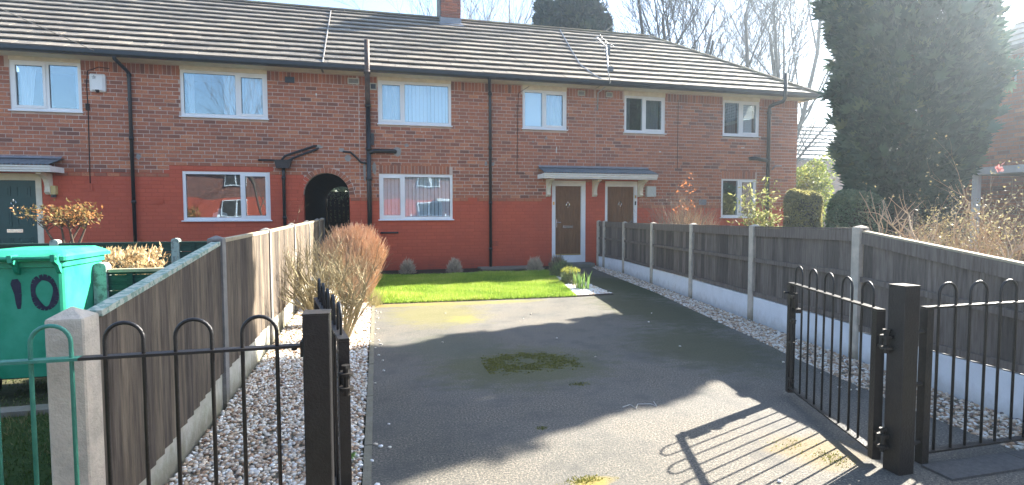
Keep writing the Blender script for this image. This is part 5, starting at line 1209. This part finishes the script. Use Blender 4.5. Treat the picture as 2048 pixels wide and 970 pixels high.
def blob_tree(name, c, rx, ry, z0, z1, n, size, matn, label, seed, shape=LEAF, trunk=True, wid=.5, cat='tree'):
    h = thing(name, label, cat, (c[0], c[1], 0)); rs = np.random.RandomState(seed)
    K = 26; cc = np.column_stack([rs.uniform(-1, 1, K)*.7, rs.uniform(-1, 1, K)*.7, rs.uniform(0, 1, K)]); cr = rs.uniform(.25, .42, K)
    idx = rs.randint(0, K, n); u = rs.normal(size=(n, 3)); u /= np.linalg.norm(u, axis=1)[:, None]; rr = cr[idx]*rs.uniform(.5, 1, n)**.4
    P = cc[idx]+u*rr[:, None]*np.array([1, 1, .6]); P = np.column_stack([c[0]+P[:, 0]*rx, c[1]+P[:, 1]*ry, z0+(z1-z0)*P[:, 2]]); P = P[P[:, 2] > .05]; N = len(P)
    S = rs.uniform(.6, 1.3, N)*size; V, Fc = scatter(shape[0], shape[1], rotm(N, None, rs), P, np.stack([S*wid, S, S], 1))
    link('crown', npmesh('crown', V, Fc, [matn], np.repeat(rs.uniform(0, 1, N), len(shape[0]))), h, kind='stuff')
    if trunk:
        m = MB(); twigs(m, (c[0], c[1], 0), 7, (z1-z0)*.5+z0*.6, .5, .04, random.Random(seed), 2, 1, .12, 3, sides=4); part('trunk', m, 'bark', h, kind='stuff')
    return h
blob_tree('garden_shrub', (13.3, 14.3), .85, .8, .6, 2.75, 8500, .10, 'lime_leaf', 'bright yellow green leafy shrub beyond the right corner of the terrace', 5)
blob_tree('garden_shrub', (-2.6, 25.5), 2.5, 1.2, .4, 3.6, 7000, .16, 'conifer_leaf', 'leafy green shrub seen through the passage above the black picket gate', 6)
struct('back_lawn', MB().box(-12, 12, 22, 40, -.055, -.03), 'turf')
solo('back_wall', MB().box(-7, 6, 27, 27.2, -.05, 1.5), 'far_brick', 'low brick wall seen through the passage behind the picket gate', 'wall')
# big conifer whose shadow crosses the drive
ct = thing('conifer_tree', 'huge dark columnar conifer rising out of the picture beyond the right fence', 'tree', (9.42, 7.97, 0)); rs = np.random.RandomState(9)
ccx, ccy = 9.42, 7.97; n = 62000; z = 1.5+10.4*rs.uniform(0, 1, n)**.97; a = rs.uniform(0, 2*np.pi, n)
def crad(z, a): 
    t_ = (z-1.5)/10.5
    base = (1.04+.32*np.clip((z-3)/4.5, 0, 1))*np.clip(t_*9, 0, 1)**.35*np.clip((1-t_)*3.4, 0, 1)**.6
    return base*(1+np.clip(1.25-z*.13, .35, 1)*(.09*np.sin(3*a+z*1.3)+.10*np.sin(5*a-z*2.1+1)+.07*np.sin(z*4.3+2*a))+.05*np.sin(z*9+a*7))
r = crad(z, a)*(1-.35*rs.uniform(0, 1, n)**2.2); P = np.column_stack([ccx+r*np.cos(a), ccy+r*np.sin(a), z])
o_ = np.column_stack([np.cos(a), np.sin(a), np.full(n, .9)])+rs.normal(0, .35, (n, 3)); o_ /= np.linalg.norm(o_, axis=1)[:, None]
t1 = np.cross(o_, rs.normal(size=(n, 3))); t1 /= np.linalg.norm(t1, axis=1)[:, None]; t2 = np.cross(o_, t1); M = np.stack([t1, t2, o_], 2)
S = rs.uniform(.08, .15, n); V, Fc = scatter(SPRAY[0], SPRAY[1], M, P, S); tn = np.clip(.45+.25*np.sin(a*4+z*1.7)+rs.normal(0, .18, n), 0, 1)
link('crown', npmesh('crown', V, Fc, ['conifer_leaf'], np.repeat(tn, len(SPRAY[0]))), ct, kind='stuff')
n = 3800; z = 1.7+8.5*rs.uniform(0, 1, n); a = rs.uniform(0, 2*np.pi, n); r = crad(z, a)*rs.uniform(.88, 1.06, n); P = np.column_stack([ccx+r*np.cos(a), ccy+r*np.sin(a), z])
o_ = np.column_stack([np.cos(a), np.sin(a), np.full(n, .55)])+rs.normal(0, .4, (n, 3)); o_ /= np.linalg.norm(o_, axis=1)[:, None]
t1 = np.cross(o_, rs.normal(size=(n, 3))); t1 /= np.linalg.norm(t1, axis=1)[:, None]; M = np.stack([t1, np.cross(o_, t1), o_], 2)
V, Fc = scatter(SPRAY[0], SPRAY[1], M, P, rs.uniform(.14, .30, n)); link('outer_shoots', npmesh('outer_shoots', V, Fc, ['conifer_leaf'], np.repeat(rs.uniform(.3, 1, n), len(SPRAY[0]))), ct, kind='stuff')
m = MB(); m.tube([(9.42, 7.97, 0), (9.44, 7.97, 2), (9.40, 8.0, 5), (9.42, 7.97, 11)], [.17, .14, .10, .03], 8); rg = random.Random(5)
for k in range(60):
    zz = rg.uniform(1.4, 10.5); a_ = rg.uniform(0, 6.28); L = .75*float(crad(np.array(zz+.3), np.array(a_))); m.tube([(9.42, 7.97, zz), (9.42+L*.6*math.cos(a_), 7.97+L*.6*math.sin(a_), zz+.15), (9.42+L*math.cos(a_), 7.97+L*math.sin(a_), zz+.5)], [.03, .02, .008], 4, caps=False)
part('trunk', m, 'bark', ct)
# viburnum by the right edge
vb = thing('budding_bush', 'large bare branched bush with yellowish buds behind the sloping fence panel', 'shrub', (6.5, 4.7, 0)); m = MB(); rg = random.Random(41)
tips = twigs(m, (5.9, 4.7, .2), 15, .80, .5, .036, rg, 2, 1.0, .15, 4, sides=4, basew=.25)
tips2 = twigs(m, (6.7, 4.9, .1), 32, .85, .6, .020, rg, 3, .95, .2, 3, basew=.5)
tips2 += twigs(m, (7.5, 5.2, .1), 30, .85, .6, .020, rg, 3, .95, .2, 3, basew=.5)
part('branches', m, 'tan_twig', vb, kind='stuff'); leaves(tips2, 2, .032, 'buff_leaf', 'leaves', vb, .03, wid=.6, seed=3); 
rg = random.Random(6); tp = [(Vector((7.63, 5.2, 1.93)), 0)]*1; leaves(tp, 14, .06, 'pink_petal', 'flower', vb, .018, wid=.8, seed=8)
boxhedge('dark_hedge', 10.2, 12.9, 9.35, 10.2, 2.35, 'conifer_leaf', 'dark tall hedge closing the gap between the huge conifer and the neighbour house', 12000, .09, 12, .05)
boxhedge('back_hedge', -4.2, .8, 22.6, 23.6, 2.5, 'box_leaf', 'shaded green hedge seen through the passage over the black gate', 16000, .07, 15, .05)
# conifers and bare trees behind the terrace
def pine(c, rad_, z0, z1, n, label, seed, size=.42):
    h = thing('conifer_tree', label, 'tree', (c[0], c[1], 0), None); rs = np.random.RandomState(seed)
    z = z0+(z1-z0)*rs.uniform(0, 1, n)**1.25; t_ = (z-z0)/(z1-z0); a = rs.uniform(0, 2*np.pi, n); R0 = rad_*(1-t_)**.62*(1+.22*np.sin(5*a+z*2.2)+.2*np.sin(z*5+3*a)); r = R0*(1-.6*rs.uniform(0, 1, n)**2)
    P = np.column_stack([c[0]+r*np.cos(a), c[1]+r*np.sin(a), z]); o_ = np.column_stack([np.cos(a), np.sin(a), np.full(n, .55)])+rs.normal(0, .3, (n, 3)); o_ /= np.linalg.norm(o_, axis=1)[:, None]
    t1 = np.cross(o_, rs.normal(size=(n, 3))); t1 /= np.linalg.norm(t1, axis=1)[:, None]; M = np.stack([t1, np.cross(o_, t1), o_], 2)
    V, Fc = scatter(SPRAY[0], SPRAY[1], M, P, rs.uniform(.5, 1.1, n)*size); link('crown', npmesh('crown', V, Fc, ['pine_leaf'], np.repeat(rs.uniform(0, 1, n), len(SPRAY[0]))), h, kind='stuff')
    part('trunk', MB().tube([(c[0], c[1], 0), (c[0], c[1], z1*.95)], [.25, .04], 6), 'dark_bark', h)
pine((9.95, 26), 1.9, 5, 14.6, 9000, 'taller dark conifer whose top shows above the roof ridge', 4)
pine((8.05, 25.2), 1.0, 6, 11.7, 3500, 'smaller dark conifer left of the taller one above the ridge', 5, .34)
pine((11.2, 25.5), .9, 6, 10.9, 2500, 'lowest pale green conifer just right of the tall one above the ridge', 6, .3)
def bare_tree(c, h, stems, seed, label, spread=.4, r0=.16, tone='dark_bark', levels=4, zs=0):
    tr = thing('bare_tree', label, 'tree', (c[0], c[1], 0), 'bare winter trees behind the terrace'); rg = random.Random(seed); m = MB()
    def grow(p, d, L, r, lv):
        pts = [p.copy()]; rr = [r]; dd = d.copy(); sg = 4 if lv > 1 else 3
        for k in range(sg):
            dd = (dd+Vector((rg.gauss(0, .09), rg.gauss(0, .09), .05+rg.gauss(0, .06)))).normalized(); p = p+dd*(L/sg); pts.append(p.copy()); rr.append(max(.009, r*(1-.55*(k+1)/sg)))
        if lv == levels: m_, sd = m, 6
        else: m_, sd = m, (5 if r > .04 else 3)
        m_.tube(pts, rr, sd, caps=False)
        if lv == 0: return
        nk = (4, 5, 5, 6, 6)[min(lv, 4)] if lv > 1 else 4
        for i in range(nk):
            k = rg.randint(1, sg); dv = (dd+Vector((rg.gauss(0, .42), rg.gauss(0, .42), rg.gauss(.12, .22)))).normalized()
            grow(pts[k], dv, L*rg.uniform(.42, .7), rr[k]*rg.uniform(.4, .6), lv-1)
    for i in range(stems):
        a = rg.uniform(0, 6.28); dv = Vector((math.cos(a)*spread*rg.uniform(.3, 1), math.sin(a)*spread*rg.uniform(.3, 1), 1)).normalized(); grow(Vector((c[0]+rg.gauss(0, .15), c[1]+rg.gauss(0, .15), 0)), dv, h*rg.uniform(.8, 1.05), r0*rg.uniform(.7, 1.1), levels)
    part('trunk_and_branches', m, tone, tr)
bare_tree((14.3, 24.5), 12.5, 4, 3, 'bare tree with several dark stems rising behind the hip of the roof', .2, .15)
bare_tree((15.9, 25.5), 11, 2, 9, 'bare tree just right of the many stemmed one above the hip', .25, .13)
bare_tree((20.6, 24.6), 13, 4, 14, 'tallest bare tree between the roof end and the huge conifer', .18, .16)
bare_tree((7.3, 38), 14.5, 4, 21, 'faint bare tree top showing right of the chimney', .3, .14, 'grey_twig')
bare_tree((25.5, 30), 11, 2, 27, 'bare tree low behind the eaves corner next to the conifer', .3, .14)

# ================================================================== NEIGHBOUR AND FAR BUILDINGS
rh = thing('neighbour_house', 'brick house beyond the huge conifer at the right edge, grey tiled roof', 'house', (13.2, 3, 0)); XW = 13.0; Y0, Y1 = -6.0, 9.9
m = MB(); m.box(XW, XW+7, Y0, Y1, -.05, 4.75); part('wall', m, 'dimmed_mortar', rh)
m = MB()
for a, b, z0, z1, fl in layout(0, Y1-.0, 0.0, 4.72, lambda z: []):
    tn = min(1, max(0, R.gauss(.5, .2))); m.add([(XW, a, z0), (XW, b, z0), (XW, b, z1), (XW, a, z1), (XW-.007, a+.003, z0+.003), (XW-.007, b-.003, z0+.003), (XW-.007, b-.003, z1-.003), (XW-.007, a+.003, z1-.003)], [(4, 5, 6, 7), (0, 1, 5, 4), (1, 2, 6, 5), (2, 3, 7, 6), (3, 0, 4, 7)], 0, tn)
part('brickwork', m, 'raw_brick', rh, kind='stuff')
m = MB(); ez = 4.72
for c in range(13):
    def Q(y, s, h): return (XW-.35+s*cp_-h*sp_, y, ez+s*sp_+h*cp_)
    s0 = c*GA; ya, yb = Y0+s0*cp_, Y1+.35-s0*cp_; y = ya
    while y < yb: y2 = min(y+.3, yb); m.add([Q(y, s0, .038), Q(y2-.005, s0, .038), Q(y2-.005, s0+GA, .006), Q(y, s0+GA, .006), Q(y, s0, .005), Q(y2-.005, s0, .005)], [(0, 1, 2, 3), (0, 4, 5, 1)], 0, R.random()); y += .3
rfo = part('roof', m, 'roof_tile', rh)
m = MB(); m.add([(XW-.3, Y1+.3, ez-.02), (XW+7, Y1+.3, ez-.02), (XW+3.3, Y1-3.4, ez+2.5)], [(0, 1, 2)]); m.add([(XW-.3, Y0, ez-.02), (XW+3.3, Y0, ez+2.5), (XW+3.3, Y1-3.4, ez+2.5), (XW-.3, Y1+.3, ez-.02)], [(0, 1, 2, 3)]); m.add([(XW+7, Y0, ez-.02), (XW+3.3, Y0, ez+2.5), (XW+3.3, Y1-3.4, ez+2.5), (XW+7, Y1+.3, ez-.02)], [(0, 1, 2, 3)]); part('roof_deck', m, 'roof_tile', rfo)
part('gutter', MB().box(XW-.45, XW-.36, Y0, Y1+.4, ez-.05, ez+.03), 'black_plastic', rfo); part('soffit', MB().box(XW-.35, XW-.008, Y0, Y1+.3, ez-.06, ez-.03), 'canopy_paint', rfo)
part('aerial_pole', MB().tube([(XW-.04, 8.6, 4.1), (XW-.04, 8.62, 4.5), (XW-.5, 9.2, 4.75), (XW-.5, 9.2, 6.2)], .02, 6), 'aluminium', rh)
part('wall_vent', MB().box(XW-.02, XW-.001, 8.2, 8.42, 4.15, 4.5), 'lime_concrete', rh)
lean = thing('porch_roof', 'pale flat porch roof on posts glimpsed above the budding bush at the right edge', 'porch', (12.2, 7.9, 0)); part('roof_slab', MB().box(11.5, XW-.01, 6.0, 8.4, 2.12, 2.26), 'white_masonry_paint', lean)
for y in (6.1, 8.25): part('post', MB().box(11.55, 11.65, y, y+.1, 0, 2.119), 'white_masonry_paint', lean)
fb = thing('distant_building', 'distant low building with a grey slatted roof seen past the right corner of the terrace', 'building', (29, 31, 0))
part('wall', MB().box(24, 36, 31.5, 40, 0, 5.1), 'far_brick', fb)
m = MB(); m.add([(24, 31.0, 4.9), (36, 31.0, 4.9), (36, 34.9, 7.95), (24, 34.9, 7.95)], [(0, 1, 2, 3)]); part('roof_deck', m, 'metal_slats', fb)
for k in range(9): part('roof_course', MB().bar((24, 31.3+k*.42, 5.15+k*.34), (36, 31.3+k*.42, 5.15+k*.34), .56, .07, up=(0, -.5, .86)), 'metal_slats', fb)
# terrace across the street, mirrored in the ground floor windows
ot = thing('terraced_house', 'red painted brick terrace across the street, mirrored in the window glass', 'house', (0, -17, 0), 'houses of the brick terrace')
del ot['group']
m = MB(); m.box(-22, 22, -24, -17, 2.5, 4.8, 0); m.box(-22, 22, -24.005, -16.995, -.05, 2.5, 1); part('wall', m, ['far_brick', 'painted_brick'], ot)
m = MB(); m.add([(-22.3, -16.6, 4.75), (22.3, -16.6, 4.75), (22.3, -20.5, 7.5), (-22.3, -20.5, 7.5), (-22.3, -24.4, 4.75), (22.3, -24.4, 4.75)], [(0, 1, 2, 3), (3, 2, 5, 4)]); part('roof', m, 'roof_tile', ot)
for k in range(9):
    for z in (1.2, 3.4):
        x = -19+k*4.7; wq = MB(); wq.box(x-.9, x+.9, -16.99, -16.93, z, z+1.15); wn = part('window', wq, 'white_plastic', ot)
        for s in (-1, 1): part('pane', MB().box(x+s*.45-.37, x+s*.45+.37, -16.93, -16.92, z+.08, z+1.07), 'room', wn)
part('porch_canopy', MB().box(-6, -2, -16.99, -16.2, 2.35, 2.55), 'canopy_paint', ot); part('porch_canopy', MB().box(5, 9, -16.99, -16.2, 2.35, 2.55), 'canopy_paint', ot)
wr = MB()
for k in range(16): wr.box(-19+k*2.4, -18.9+k*2.4, -11.7, -11.6, -.05, 1.35)
for z in (.75, 1.1): wr.box(-19, 17.1, -11.59, -11.56, z, z+.07)
solo('white_railing', wr, 'white_plastic', 'white post and rail railing across the street, mirrored in the lower panes', 'railing', kind='stuff')
solo('garden_wall', MB().box(-22, 22, -12.1, -11.9, -.05, .9), 'far_brick', 'low brick garden wall across the street behind the viewer', 'wall')
bare_tree((-7, -13.5), 6.5, 2, 50, 'bare street tree across the road, mirrored in the left window', .3, .12, 'bark', 3)

# ================================================================== HAZE ADDED TO IMITATE LENS GLARE
hz = MB().box(-34, 44, -26, 46, -1.2, 17.5)
ho = part('haze', hz, [], None, kind='stuff', label='thin bright haze added to imitate the veil of lens glare, glowing towards the sun', category='haze')
m = bpy.data.materials.new('haze'); m.use_nodes = True; t = m.node_tree; t.nodes.clear()
o_ = t.nodes.new('ShaderNodeOutputMaterial'); v_ = t.nodes.new('ShaderNodeVolumePrincipled'); v_.inputs['Color'].default_value = (.72, .87, 1, 1)
v_.inputs['Density'].default_value = .0036; v_.inputs['Anisotropy'].default_value = .8
t.links.new(v_.outputs[0], o_.inputs['Volume']); ho.data.materials.append(m)
